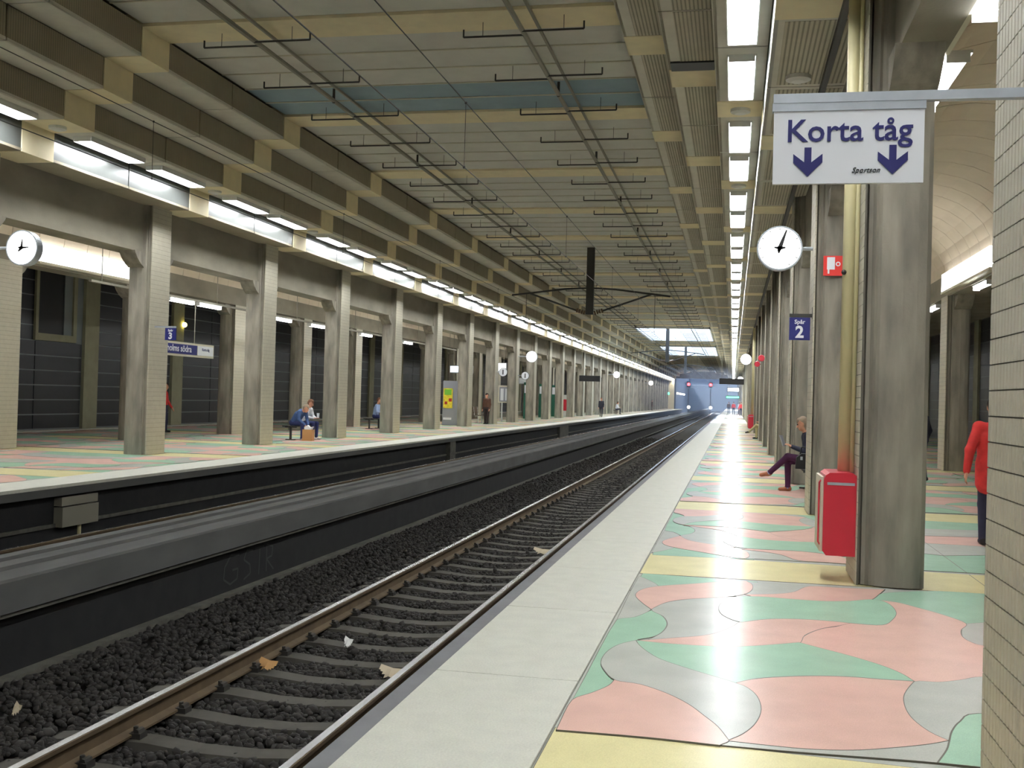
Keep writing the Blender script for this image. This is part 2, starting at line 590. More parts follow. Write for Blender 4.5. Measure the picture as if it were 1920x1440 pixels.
# ------------------------------------------------------------------ floors
FIELDS = [  # traced outlines (photo pixels) of the terrazzo fields of one bay, back to front
 ('yellow_terrazzo', [(995, 1440), (1042, 1368), (1208, 1381.7), (1342, 1396), (1500, 1408), (1751, 1428), (1900, 1440), (2000, 1620), (900, 1570)], 0),
 ('green_terrazzo', [(1205, 1073), (1300, 1080), (1420, 1089), (1420, 1105), (1240, 1110), (1180, 1105)], 1),
 ('grey_terrazzo', [(1156, 1160), (1190, 1155), (1221, 1141), (1235, 1120), (1235, 1097), (1215, 1085), (1198, 1078), (1180, 1110)], 1),
 ('grey_terrazzo', [(1380, 1087), (1440, 1092), (1540, 1098), (1545, 1106), (1500, 1118), (1440, 1122), (1380, 1122)], 1),
 ('green_terrazzo', [(1632, 1123), (1650, 1112), (1690, 1108), (1760, 1106), (1870, 1106), (1880, 1170), (1812, 1168), (1770, 1156), (1720, 1143), (1660, 1135)], 1),
 ('green_terrazzo', [(1156, 1160), (1190, 1155), (1222, 1142), (1243, 1154), (1251, 1168), (1243, 1182), (1225, 1192), (1192, 1200), (1200, 1260), (1153, 1280), (1140, 1285), (1110, 1298), (1072, 1312)], 1),
 ('grey_terrazzo', [(1221, 1141), (1250, 1128), (1290, 1122), (1340, 1118), (1400, 1118), (1420, 1150), (1390, 1172), (1375, 1176), (1350, 1186), (1320, 1193), (1260, 1199), (1205, 1201), (1225, 1193), (1243, 1182), (1251, 1168), (1243, 1154)], 1),
 ('pink_terrazzo', [(1221, 1141), (1203, 1128), (1191, 1114), (1205, 1103), (1240, 1097), (1300, 1093), (1370, 1088), (1400, 1088), (1411, 1095), (1410, 1105), (1395, 1113), (1360, 1118), (1290, 1122), (1250, 1128)], 1),
 ('pink_terrazzo', [(1395, 1113), (1420, 1113), (1460, 1112), (1490, 1108), (1517, 1098), (1580, 1101), (1660, 1104), (1650, 1112), (1632, 1124), (1590, 1128), (1540, 1130), (1480, 1128), (1430, 1122)], 1),
 ('grey_terrazzo', [(1812, 1168), (1880, 1160), (1890, 1216), (1840, 1214), (1820, 1206), (1805, 1194), (1803, 1180)], 1),
 ('pink_terrazzo', [(1498, 1206), (1510, 1190), (1540, 1178), (1575, 1172), (1600, 1160), (1620, 1130), (1634, 1123), (1680, 1128), (1720, 1138), (1770, 1152), (1812, 1168), (1803, 1180), (1805, 1192), (1820, 1202), (1845, 1209), (1900, 1214), (1905, 1280), (1800, 1282), (1760, 1284), (1715, 1281), (1650, 1262), (1590, 1240), (1540, 1224)], 1),
 ('pink_terrazzo', [(1192, 1200), (1260, 1195), (1320, 1190), (1350, 1183), (1375, 1172), (1390, 1164), (1440, 1156), (1500, 1156), (1560, 1160), (1600, 1166), (1575, 1172), (1540, 1178), (1510, 1190), (1498, 1206), (1450, 1214), (1400, 1217), (1340, 1217), (1280, 1214), (1240, 1209)], 1),
 ('green_terrazzo', [(1385, 1118), (1355, 1128), (1347, 1138), (1352, 1150), (1370, 1160), (1390, 1166), (1440, 1160), (1500, 1160), (1560, 1164), (1600, 1168), (1655, 1171), (1675, 1160), (1681, 1148), (1672, 1135), (1655, 1126), (1632, 1123), (1590, 1126), (1540, 1126), (1480, 1122), (1430, 1118)], 1),
 ('grey_terrazzo', [(1366, 1388), (1450, 1394), (1520, 1398), (1680, 1396), (1780, 1388), (1775, 1405), (1758, 1429), (1700, 1424), (1500, 1409), (1350, 1396)], 1),
 ('green_terrazzo', [(1780, 1388), (1785, 1370), (1800, 1352), (1833, 1337), (1900, 1326), (1910, 1450), (1758, 1429), (1775, 1405)], 1),
 ('grey_terrazzo', [(1715, 1277), (1760, 1278), (1800, 1274), (1845, 1268), (1905, 1262), (1905, 1326), (1833, 1337), (1800, 1352), (1785, 1370), (1780, 1388), (1735, 1378), (1690, 1340), (1680, 1300)], 1),
 ('pink_terrazzo', [(1376, 1281), (1420, 1272), (1480, 1268), (1540, 1267), (1600, 1269), (1650, 1273), (1715, 1277), (1702, 1292), (1695, 1308), (1700, 1330), (1715, 1350), (1745, 1372), (1780, 1388), (1740, 1395), (1680, 1401), (1600, 1406), (1520, 1404), (1450, 1398), (1360, 1388), (1380, 1340)], 1),
 ('green_terrazzo', [(1192, 1200), (1240, 1205), (1280, 1208), (1340, 1211), (1400, 1211), (1450, 1208), (1498, 1204), (1540, 1215), (1590, 1228), (1650, 1246), (1690, 1262), (1715, 1277), (1650, 1273), (1600, 1269), (1540, 1267), (1480, 1268), (1420, 1272), (1376, 1281), (1300, 1268), (1220, 1240)], 1),
 ('pink_terrazzo', [(1042, 1368), (1072, 1312), (1110, 1298), (1140, 1285), (1153, 1272), (1200, 1275), (1260, 1295), (1320, 1330), (1368, 1386), (1350, 1397), (1208, 1381.7)], 1),
 ('grey_terrazzo', [(1192, 1200), (1160, 1208), (1137, 1222), (1126, 1240), (1132, 1256), (1153, 1275), (1200, 1283), (1250, 1300), (1290, 1320), (1320, 1342), (1345, 1362), (1366, 1388), (1395, 1375), (1418, 1355), (1428, 1330), (1420, 1305), (1400, 1288), (1376, 1279), (1340, 1268), (1290, 1253), (1240, 1236), (1215, 1222), (1200, 1210)], 1),
]
SX = -0.816
CX = 2.3


def smooth_closed(pts, sub=3):
    """Catmull-Rom through the traced points; sharp turns stay corners"""
    P = [Vector(p) for p in pts]
    n = len(P)
    out = []
    for i in range(n):
        a, b, c, d = P[i - 1], P[i], P[(i + 1) % n], P[(i + 2) % n]

        def sharp(u, v, w_):
            e, f = (v - u), (w_ - v)
            return e.length < 1e-9 or f.length < 1e-9 or e.normalized().dot(f.normalized()) < 0.45
        m1 = Vector((0, 0)) if sharp(a, b, c) else (c - a) * 0.5
        m2 = Vector((0, 0)) if sharp(b, c, d) else (d - b) * 0.5
        lim = (c - b).length
        if sharp(a, b, c):
            m1 = (c - b)
        if sharp(b, c, d):
            m2 = (c - b)
        for m_ in (m1, m2):
            if m_.length > 1.2 * lim and m_.length > 0:
                m_ *= 1.2 * lim / m_.length
        for k in range(sub):
            t_ = k / sub
            h1 = 2 * t_**3 - 3 * t_**2 + 1
            h2 = t_**3 - 2 * t_**2 + t_
            h3 = -2 * t_**3 + 3 * t_**2
            h4 = t_**3 - t_**2
            out.append(b * h1 + m1 * h2 + c * h3 + m2 * h4)
    return [(p.x, p.y) for p in out]


def area2(p):
    return sum(p[i - 1][0] * p[i][1] - p[i][0] * p[i - 1][1] for i in range(len(p)))


def inset(p, d):
    n = len(p)
    out = []
    for i in range(n):
        a, b, c = Vector(p[i - 1]), Vector(p[i]), Vector(p[(i + 1) % n])
        e, f = (b - a), (c - b)
        if e.length < 1e-7 or f.length < 1e-7:
            out.append(tuple(b)); continue
        e.normalize(); f.normalize()
        n1, n2 = Vector((-e.y, e.x)), Vector((-f.y, f.x))
        m_ = n1 + n2
        if m_.length < 0.3:
            m_ = n1
        m_.normalize()
        k = d / max(0.5, m_.dot(n1))
        out.append((b.x + m_.x * k, b.y + m_.y * k))
    return out


traced = []
for m_, pp, kind in FIELDS:
    q = [(CX if p[0] >= 1870 else floor_pt(*p)[0], floor_pt(*p)[1]) for p in pp]
    q = [(min(max(x, SX + 0.004), CX), y) for x, y in q]
    traced.append((m_, q, kind))
# straight yellow band replaces the rough first outline
YB0, YB1 = 10.11, 11.2
UNIT = [('yellow_terrazzo', [(SX + 0.004, YB0 - S), (CX, YB0 - S), (CX, YB1 - S - 0.02), (SX + 0.004, YB1 - S + 0.22)], 0)]
UNIT[0] = ('yellow_terrazzo', [(SX + 0.004, YB0 - S), (CX, YB0 - S), (CX, 5.02), (SX + 0.004, 5.24)], 0)
for m_, q, kind in traced[1:]:
    UNIT.append((m_, [(x, min(y, YB0)) for x, y in q], 1))


def field_mesh(mb, outline, z, mi, li, sub):
    p = smooth_closed(outline, sub) if sub else list(outline)
    if area2(p) < 0:
        p = p[::-1]
    q = inset(p, 0.0045)
    n = len(p)
    vs = [(x, y, z) for x, y in p] + [(x, y, z) for x, y in q] + [(x, y, z - 0.012) for x, y in p]
    fs = [(i, (i + 1) % n, n + (i + 1) % n, n + i) for i in range(n)]
    mb.add(vs, fs, li)
    mb.add([(x, y, z) for x, y in q], [tuple(range(n))], mi)
    mb.add([(x, y, z) for x, y in p] + [(x, y, z - 0.012) for x, y in p], [(i, n + i, n + (i + 1) % n, (i + 1) % n) for i in range(n)], li)


TM = ['yellow_terrazzo', 'pink_terrazzo', 'green_terrazzo', 'grey_terrazzo', 'strip_line']


def tile_x(j):
    """column j of the pattern: mirrored neighbours so that the fields run on"""
    w_ = CX - SX
    return (lambda x: x + j * w_) if j % 2 == 0 else (lambda x: 2 * CX - x + (j - 1) * w_)


# platform of track 2
fl = thing('floor', (0, 0, 0), 'polished terrazzo floor of curved pink, green, grey and yellow fields on the ' + P2, 'floor', kind='structure')
MB().box(SX, 11, ZMIN, ZEND + 90, -0.3, -0.012).build('floor_base', 'grey_terrazzo', fl)
meshes = []
for k, (m_, q, kind) in enumerate(UNIT):
    mb = MB()
    field_mesh(mb, q, -0.009 + 0.0005 * k, 0, 1, 4 if kind else 0)
    meshes.append((m_, mb))
restf = MB()
for b in range(-2, 36):
    for j in range(4):
        fx = tile_x(j)
        flip = (b % 2 == 1)
        for k, (m_, q, kind) in enumerate(UNIT):
            def T(p):
                y = p[1]
                if flip and kind:
                    y = (5.13 + YB0) - y
                return (fx(p[0]), y + b * S)
            near = (b in (0, 1) and j < 3) or (b == 2 and j < 2)
            if b == 0 and j == 0:
                o = meshes[k][1].build('terrazzo_field', [m_, 'strip_line'], fl)
                continue
            mb = MB() if near else restf
            if near:
                field_mesh(mb, [T(p) for p in q], -0.009 + 0.0005 * k, 0, 1, 3 if kind else 0)
                mb.build('terrazzo_field', [m_, 'strip_line'], fl)
            elif j < 4:
                field_mesh(mb, [T(p) for p in q], -0.009 + 0.0005 * k, TM.index(m_), 4, (2 if b < 8 else 1) if kind else 0)
tag(restf.build('terrazzo_field', TM, fl), kind='stuff')
# pale edge slabs and steel lip
MB().box(-1.65, SX, ZMIN, ZEND + 90, -0.3, -0.006).build('slab_bed', 'slab_joint', fl)
me = MB().box(-1.648, SX - 0.004, 0.004, 2.026, -0.05, 0.0).mesh('edge_slab', 'pale_slab')
rest = MB()
for i in range(-10, 162):
    y = 6.09 + (i - 2) * 2.03
    if 0 <= i < 26:
        link('edge_slab', me, fl, (0, y, 0))
    elif y < ZEND + 88:
        rest.box(-1.648, SX - 0.004, y + 0.004, y + 2.026, -0.05, 0.0)
tag(rest.build('edge_slab', 'pale_slab', fl), kind='stuff')
MB().box(-1.752, -1.65, ZMIN, ZEND + 90, -0.16, -0.001).build('edge_lip', 'kerb_steel', fl)
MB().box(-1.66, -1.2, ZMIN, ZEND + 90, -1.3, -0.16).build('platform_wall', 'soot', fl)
# platform of track 3
fl3 = thing('floor', (0, 0, 0), 'terrazzo floor of pink, green, grey and yellow bands on the ' + P3, 'floor', kind='structure')
MB().box(-23, -11.3, ZMIN, ZEND, -0.3, -0.012).build('floor_base', 'grey_terrazzo', fl3)
rest = MB()
for b in range(-2, 36):
    for j in range(5):
        fx = tile_x(j)
        flip = (b % 2 == 0)
        for k, (m_, q, kind) in enumerate(UNIT):
            def T(p):
                y = p[1]
                if flip and kind:
                    y = (5.13 + YB0) - y
                return (-11.3 + SX - fx(p[0]), y + b * S + 0.4)
            if min(T(p)[0] for p in q) < -23:
                continue
            field_mesh(rest, [T(p) for p in q], -0.009 + 0.0005 * k, TM.index(m_), 4, (2 if 1 < b < 9 else 1) if kind else 0)
tag(rest.build('terrazzo_field', TM, fl3), kind='stuff')
MB().box(-11.3, -10.43, ZMIN, ZEND, -0.05, 0.0).build('edge_slab', 'pale_slab', fl3)
MB().box(-11.3, -10.44, ZMIN, ZEND, -0.178, -0.05).build('edge_face', 'barrier', fl3)
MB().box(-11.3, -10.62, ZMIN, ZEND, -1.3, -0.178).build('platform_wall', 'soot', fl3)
MB().box(-10.66, -10.58, ZMIN, ZEND, -0.7, -0.64).build('cable_ledge', 'ledge', fl3)
MB().box(-23, -22.5, ZMIN, ZEND, -0.012, 0.02).build('border_strip', 'pale_slab', fl3)
# barrier between the tracks
bar = thing('wall_middle', (0, 0, 0), 'low grey concrete barrier with ridged top between the two tracks', 'wall', kind='structure')
pr = [(-6.54, -0.25), (-6.54, 0.02), (-6.40, 0.02), (-6.385, -0.01), (-6.23, -0.01), (-6.215, 0.02), (-6.08, 0.02), (-6.065, -0.012), (-5.92, -0.012), (-5.905, 0.02), (-5.66, 0.02), (-5.64, 0.0), (-5.64, -0.25)]
MB().prism(pr, ZMIN, ZEND + 60, 'y').build('barrier_cap', 'barrier', bar)
MB().box(-5.70, -5.66, ZMIN, ZEND + 60, -0.29, -0.262).build('cable_ledge', 'ledge', bar)
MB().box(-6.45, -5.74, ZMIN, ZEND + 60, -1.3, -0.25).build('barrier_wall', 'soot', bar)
MB().box(-5.76, -5.62, ZMIN, ZEND + 60, -0.82, -0.775).build('cable_ledge', 'ledge', bar)
# trackbed
tag(MB().box(-11.3, -1.2, ZMIN, ZEND + 90, -1.35, -0.93).build('floor_trackbed', 'stone'), 'dark ballast bed under the two tracks', 'floor', kind='structure')

# ------------------------------------------------------------------ columns


def plan(sg):
    a = [(0.0, 0.14), (0.03, 0.125), (0.035, 0.09), (0.07, 0.085), (0.095, 0.045), (0.12, 0.06), (0.145, 0.03), (0.22, 0.006), (0.33, -0.012), (0.45, -0.005), (0.53, 0.015), (0.57, 0.05)]
    b = [(x, 0.9 - y) for x, y in a[::-1]]
    return [(-sg * 0 + (x if sg > 0 else -x), y) for x, y in a + b]


def tile_course(sg):
    mb = MB()
    n = 17
    pts = []
    for i in range(n):
        y = 0.03 + i * 0.0495
        pts += [(-0.008, y), (-0.014, y + 0.006), (-0.014, y + 0.040), (-0.008, y + 0.046)]
    pts += [(0.01, 0.03 + n * 0.0495), (0.01, 0.03)]
    pts = [((x if sg > 0 else -x), y) for x, y in pts]
    mb.prism(pts, 0.003, 0.102, 'z')
    return mb


COLM = {}
for sg in (1, -1):
    for tall in (5.84, 4.55):
        COLM['shaft', sg, tall] = MB().prism(plan(sg), 0, tall, 'z').mesh('shaft', 'concrete')
        mb = MB()
        x0, x1 = sorted((0.01 * sg, -0.012 * sg))
        mb.box(x0, x1, 0.03, 0.87, 0.0, tall)
        COLM['clad', sg, tall] = mb.mesh('tile_cladding', 'tile_far')
        mb = MB()
        x0, x1 = sorted((0.01 * sg, -0.007 * sg))
        mb.box(x0, x1, 0.028, 0.872, 0.0, tall)
        COLM['back', sg, tall] = mb.mesh('tile_backing', 'grout')
    COLM['tile', sg] = tile_course(sg).mesh('tile', 'tile')
    for e in (0, 1):
        pr = [(0, 0), (-0.42, 0), (-0.40, -0.05), (-0.30, -0.17), (-0.16, -0.28), (0, -0.36)]
        pr = [(y if e == 0 else 0.9 - y, z) for y, z in pr]
        x0, x1 = sorted((0.16 * sg, 0.57 * sg))
        COLM['br', sg, e] = MB().prism(pr, x0, x1, 'x').mesh('bracket', 'concrete')


def column(x, y, sg, tall, label, group, tiles=False):
    c = thing('column', (x, y, 0), label, 'column', group, 'structure')
    link('shaft', COLM['shaft', sg, tall], c)
    if tiles:
        link('tile_backing', COLM['back', sg, tall], c)
        for k in range(int(tall / 0.105)):
            link('tile', COLM['tile', sg], c, (0, 0, k * 0.105))
    else:
        link('tile_cladding', COLM['clad', sg, tall], c)
    z = H['beam'] if tall > 5 else 4.55
    for e in (0, 1):
        link('bracket', COLM['br', sg, e], c, (0, 0, z))
    return c


G2 = 'concrete columns along the track edge of the ' + P2
G3 = 'concrete columns along the track edge of the ' + P3
column(1.045, 10.1 - S, 1, 5.84, 'concrete pier with ribbed beige tile face carrying the Korta tåg sign', G2, True)
column(1.045, 10.1 - 2 * S, 1, 5.84, 'concrete column with ribbed tile face one bay behind the Korta tåg sign', G2)
for n in range(0, 36):
    y = 10.1 + S * n
    lab = {0: 'fluted concrete column with cream pipes and a red cabinet on its tiled face',
           1: 'concrete column carrying the big clock, Spår 2 sign and red hose sign',
           8: 'slim-looking concrete column with a second red cabinet at its foot'}.get(n, 'concrete column with tiled track face further along the row of the ' + P2)
    column(XR1, y, 1, 5.84, lab, G2, n == 0)
for n in range(0, 36):
    y = 10.46 + S * n
    lab = {1: 'concrete column with tiled face beside the round clock on the ' + P3, 2: 'concrete column with tiled face carrying the Spår 3 sign'}.get(n, 'concrete column with beige tiled track face in the row of the ' + P3)
    if y + 0.9 < ZEND:
        column(XL1, y, -1, 5.84, lab, G3)
for n in range(0, 36):
    for x, y, sg, lab in ((XL2, 10.2 + S * n, -1, 'inner concrete column standing before the dark wall of the ' + P3), (XR2, 11.0 + S * n, 1, 'inner concrete column across the ' + P2)):
        if y + 0.9 < ZEND:
            column(x, y, sg, 4.55, lab, 'inner columns of the ' + (P3 if sg < 0 else P2))

# ------------------------------------------------------------------ dark tiled side walls
for side, (xw, sg) in enumerate(((-23.0, 1), (10.7, -1))):
    root = thing('wall_left' if sg > 0 else 'wall_right', (0, 0, 0), 'dark wall of black panels with pale joints and pilasters behind the ' + (P3, P2)[side], 'wall', kind='structure')
    MB().box(xw - 0.3 * sg if sg > 0 else xw, xw if sg > 0 else xw + 0.3, ZMIN, ZEND, 0, 8.6).build('wall_backing', 'wall_joint', root)
    pd = (0.0, 0.03) if sg > 0 else (-0.03, 0.0)
    me = MB().box(pd[0], pd[1], 0.02, 2.63, 0.022, 0.478).mesh('wall_panel', 'dark_tile')
    rest = MB()
    y = ZMIN
    bay = 0
    base = 35.85 - 10 * S if side == 0 else 27.0 - 8 * S
    for bay in range(40):
        y0 = base + bay * S
        if y0 > ZEND - S:
            break
        px0, px1 = (xw, xw + 0.12) if sg > 0 else (xw - 0.12, xw)
        MB().box(px0, px1, y0 - 0.95, y0 - 0.08, 0, 5.6).build('pilaster', 'pilaster', root) if 20 < y0 < 90 else rest.box(px0, px1, y0 - 0.95, y0 - 0.08, 0, 5.6, 1)
        for c in range(2):
            for r_ in range(11):
                yy = y0 - 0.08 + c * 2.65
                niche = side == 0 and bay == 9 and c == 1 and r_ >= 6
                if niche:
                    continue
                if 24 < yy < 58 and side == 0 or 22 < yy < 34 and side == 1:
                    link('wall_panel', me, root, (xw, yy, r_ * 0.5 + 0.05))
                else:
                    rest.box(xw + pd[0], xw + pd[1], yy + 0.02, yy + 2.63, r_ * 0.5 + 0.072, r_ * 0.5 + 0.528, 0)
    tag(rest.build('wall_panel', ['dark_tile', 'pilaster'], root), kind='stuff')
    if side == 0:
        y0 = base + 9 * S
        n0, n1 = y0 + 2.6, y0 + 4.55
        fr = MB()
        fr.box(xw, xw + 0.12, n0 - 0.15, n1 + 0.2, 3.06, 3.3); fr.box(xw, xw + 0.12, n1, n1 + 0.2, 3.3, 5.55); fr.box(xw, xw + 0.12, n0 - 0.15, n0, 3.3, 5.55)
        fr.build('niche_frame', 'pilaster', root)
        MB().box(xw, xw + 0.02, n0, n1 - 0.45, 3.3, 5.55).build('niche_back', 'black', root)
        MB().box(xw, xw + 0.05, n1 - 0.45, n1, 3.3, 5.55).build('niche_side', 'wall_joint', root)

# ------------------------------------------------------------------ fluorescent lamps
lm = {}


def lamp_proto(w_, l_, drop=0.09, m_='lamp', skirt=True):
    h = MB().box(-w_ / 2 - 0.02, w_ / 2 + 0.02, 0, l_, -0.025, 0.0)
    dz = -0.025 - drop - 0.004
    for sx in (-1, 1) if skirt else ():
        h.box(min(sx * (w_ / 2 + 0.004), sx * (w_ / 2 + 0.02)), max(sx * (w_ / 2 + 0.004), sx * (w_ / 2 + 0.02)), 0, l_, dz, -0.025)
    h.box(-w_ / 2, w_ / 2, 0, 0.012, dz, -0.025).box(-w_ / 2, w_ / 2, l_ - 0.012, l_, dz, -0.025)
    h = h.mesh('housing', 'white_paint')
    ts = []
    for sx in (-1, 1):
        mb = MB()
        c, r_ = sx * w_ / 4, w_ / 4 - 0.006
        pts = [(c + r_ * math.cos(a), -0.025 + drop * math.sin(a)) for a in np.linspace(math.pi, 2 * math.pi, 9)]
        mb.prism(pts, 0.03, l_ - 0.03, 'y')
        ts.append(mb.mesh('tube', m_))
    return h, ts


h1, t1 = lamp_proto(0.36, 1.95, 0.07)


def lamp(x, y, z, label, group, proto):
    o = thing('fluorescent_lamp', (x, y, z), label, 'lamp', group)
    link('housing', proto[0], o)
    for t_ in proto[1]:
        link('tube', t_, o)
    return o


for n in NB:
    y0 = BEAM0 + S * n
    for d in (0.78, 3.42):
        if y0 + d < 215:
            lamp(0.0, y0 + d, H['s1'], 'bright twin-tube lamp in the soffit strip over the ' + P2 + ' edge', 'lamps over the edge of the ' + P2, (h1, t1))
        lamp(-12.45, y0 + d, H['s1'], 'bright twin-tube lamp beside the pale fascia over the ' + P3 + ' edge', 'lamps over the edge of the ' + P3, (h1, t1))
# discs (loudspeakers) on the ribs
sp = MB()
sp.tube((0, 0, 0), (0, 0, -0.05), 0.16, 16); sp.tube((0, 0, -0.05), (0, 0, -0.075), 0.15, 16, 0, 0.09)
spm = sp.mesh('ceiling_speaker', 'white_paint')
for n in range(-1, 12):
    for x, z, p in ((0.0, H['s1'] - 0.012, P2), (-12.45, H['s1'] - 0.012, P3)):
        tag(link('ceiling_speaker', spm, None, (x, BEAM0 + S * n, z)), 'round pale loudspeaker disc on a ceiling rib over the %s edge' % p, 'loudspeaker', 'loudspeaker discs over the ' + p)
tag(link('ceiling_speaker', spm, None, (0.72, 14.3, H['s0'] - 0.004)), 'round loudspeaker disc set in the ribbed grille near the clock column', 'loudspeaker')
# lamps under the vault edge beams; the opposite platform's are added unseen to brighten it
h2, t2 = lamp_proto(0.2, 1.7, 0.08, 'lamp_soft', False)
for n in range(-1, 24):
    for d in (-0.72, 2.0):
        y = 8.1 + S * n + d
        lamp(1.88, y, 4.78, 'unseen tube lamp added along the inner beam edge of the ' + P2, 'added tube lamps inside the vault of the ' + P2, (h2, t2))
        lamp(-14.4, y + 0.6, 5.0, 'unseen tube lamp added along the inner beam edge of the ' + P3, 'added tube lamps inside the vault of the ' + P3, (h2, t2))
tag(MB().box(1.752, 1.80, ZMIN, 60, 4.74, 4.98).build('cable_channel', 'cream_metal'), 'cream cable channel running along the vault edge of the ' + P2, 'cable channel')
# hanging lamps over the middle of the Spår 3 platform
h3, t3 = lamp_proto(0.16, 1.4, 0.09, 'lamp_soft', False)
rail = MB()
for (a, b) in ((27.75, 29.1), (29.45, 31.0), (34.9, 36.4), (38.1, 39.3), (43.7, 45.6), (48.0, 49.4), (49.8, 51.4), (54.0, 55.4)):
    o = lamp(-15.65, a, 4.15, 'tube lamp hung under the grey rail over the middle of the ' + P3, 'hung tube lamps of the ' + P3, (h3, t3))
rr = thing('lamp_rail', (-15.65, 24, 4.15), 'grey lamp rail hung over the middle of the ' + P3, 'lamp rail')
MB().box(-15.69, -15.61, 24, 60, 4.152, 4.21).build('rail', 'pipe_grey', rr)
for y in np.arange(24.5, 60, 3.1):
    MB().tube((-15.65, y, 4.21), (-15.65, y, 6.39), 0.012, 6).build('hanger', 'pipe_grey', rr)
for a in (25.9, 32.1, 38.3):
    lamp(5.6, a, 4.55, 'tube lamp fixed under the inner beam of the ' + P2, 'tube lamps under the inner beam', (h3, t3))
# glowing panels that imitate the lamp-lit faces of the inner beams
for x, sg, y0, y1, lab in ((XL2, 1, 24.0, 28.1, 'long glowing panel imitating the lamp-lit face of the inner beam of the ' + P3), (XR2 + 0.05, -1, 24.6, 30.0, 'long glowing panel imitating the lamp-lit face of the inner beam of the ' + P2)):
    o = thing('lit_beam_panel', (x, y0, 4.6), lab, 'glowing panel')
    a, b = (x + 0.002, x + 0.16) if sg > 0 else (x - 0.16, x - 0.002)
    MB().box(a, b, y0, y1, 4.66, 5.12).build('glow_face', 'beam_glow', o)
    MB().box(min(a, b) - 0.01, max(a, b), y0 - 0.03, y1 + 0.03, 4.6, 4.659).build('housing', 'cream_metal', o)  # strip under the glowing panel, added with it

# ------------------------------------------------------------------ tracks
RAILP = [(-0.07, -0.17), (0.07, -0.17), (0.07, -0.155), (0.012, -0.135), (0.010, -0.045), (0.034, -0.035), (0.036, -0.006), (0.028, -0.001), (-0.028, -0.001), (-0.036, -0.006), (-0.034, -0.035), (-0.010, -0.045), (-0.012, -0.135), (-0.07, -0.155)]
RT = -0.66
slp = MB()
for a, b, za, zb in ((-1.3, -0.95, -0.885, -0.845), (-0.95, -0.55, -0.845, -0.845), (-0.55, -0.2, -0.845, -0.875), (-0.2, 0.2, -0.875, -0.875), (0.2, 0.55, -0.875, -0.845), (0.55, 0.95, -0.845, -0.845), (0.95, 1.3, -0.845, -0.885)):
    slp.add([(a, -0.13, -1.0), (b, -0.13, -1.0), (b, 0.13, -1.0), (a, 0.13, -1.0), (a, -0.10, za), (b, -0.10, zb), (b, 0.10, zb), (a, 0.10, za)],
            [(3, 2, 1, 0), (4, 5, 6, 7), (0, 1, 5, 4), (1, 2, 6, 5), (2, 3, 7, 6), (3, 0, 4, 7)])
slm = slp.mesh('sleeper', 'sleeper')
clm = []
for sx in (-1, 1):
    cl = MB()
    cl.box(sx * 0.045 if sx > 0 else -0.13, 0.13 if sx > 0 else -0.045, -0.05, 0.05, -0.845, -0.805)
    cl.tube((sx * 0.095, -0.04, -0.80), (sx * 0.095, 0.04, -0.80), 0.022, 6)
    cl.tube((sx * 0.07, 0, -0.82), (sx * 0.07, 0, -0.77), 0.018, 6)
    clm.append(cl.mesh('rail_clip', 'dark_metal'))
for xc, lab in ((-3.333, 'railway track on concrete sleepers beside the ' + P2), (-8.85, 'railway track beyond the grey barrier beside the ' + P3)):
    tr = thing('railway_track', (xc, 0, 0), lab, 'track')
    for dx in (-0.7525, 0.7525):
        mb = MB().prism([(xc + dx + p[0], RT + p[1]) for p in RAILP], ZMIN, ZEND + 80, 'y')
        ro = mb.build('rail', 'rail_side', tr)
        MB().box(xc + dx - 0.029, xc + dx + 0.029, ZMIN, ZEND + 80, RT - 0.002, RT).build('rail_head', 'rail_top', ro, org=(xc, 0, 0))
    rest = MB()
    i = -30
    while True:
        y = 6.877 + i * 0.631
        if y > ZEND:
            break
        if xc > -5 and 2 < y < 42:
            o = link('sleeper', slm, tr, (0, y, 0))
            if y < 30:
                for dx in (-0.7525, 0.7525):
                    for c_ in clm:
                        link('rail_clip', c_, o, (dx, 0, 0))
        else:
            rest.add([(x + xc, yy + y, z) for x, yy, z in slp.v], slp.f)
        i += 1
    tag(rest.build('sleeper', 'sleeper', tr), kind='stuff')

# ballast stones
g = (1 + 5 ** 0.5) / 2
ICO = np.array([(-1, g, 0), (1, g, 0), (-1, -g, 0), (1, -g, 0), (0, -1, g), (0, 1, g), (0, -1, -g), (0, 1, -g), (g, 0, -1), (g, 0, 1), (-g, 0, -1), (-g, 0, 1)], float) / math.sqrt(1 + g * g)
ICF = np.array([(0, 11, 5), (0, 5, 1), (0, 1, 7), (0, 7, 10), (0, 10, 11), (1, 5, 9), (5, 11, 4), (11, 10, 2), (10, 7, 6), (7, 1, 8), (3, 9, 4), (3, 4, 2), (3, 2, 6), (3, 6, 8), (3, 8, 9), (4, 9, 5), (2, 4, 11), (6, 2, 10), (8, 6, 7), (9, 8, 1)])


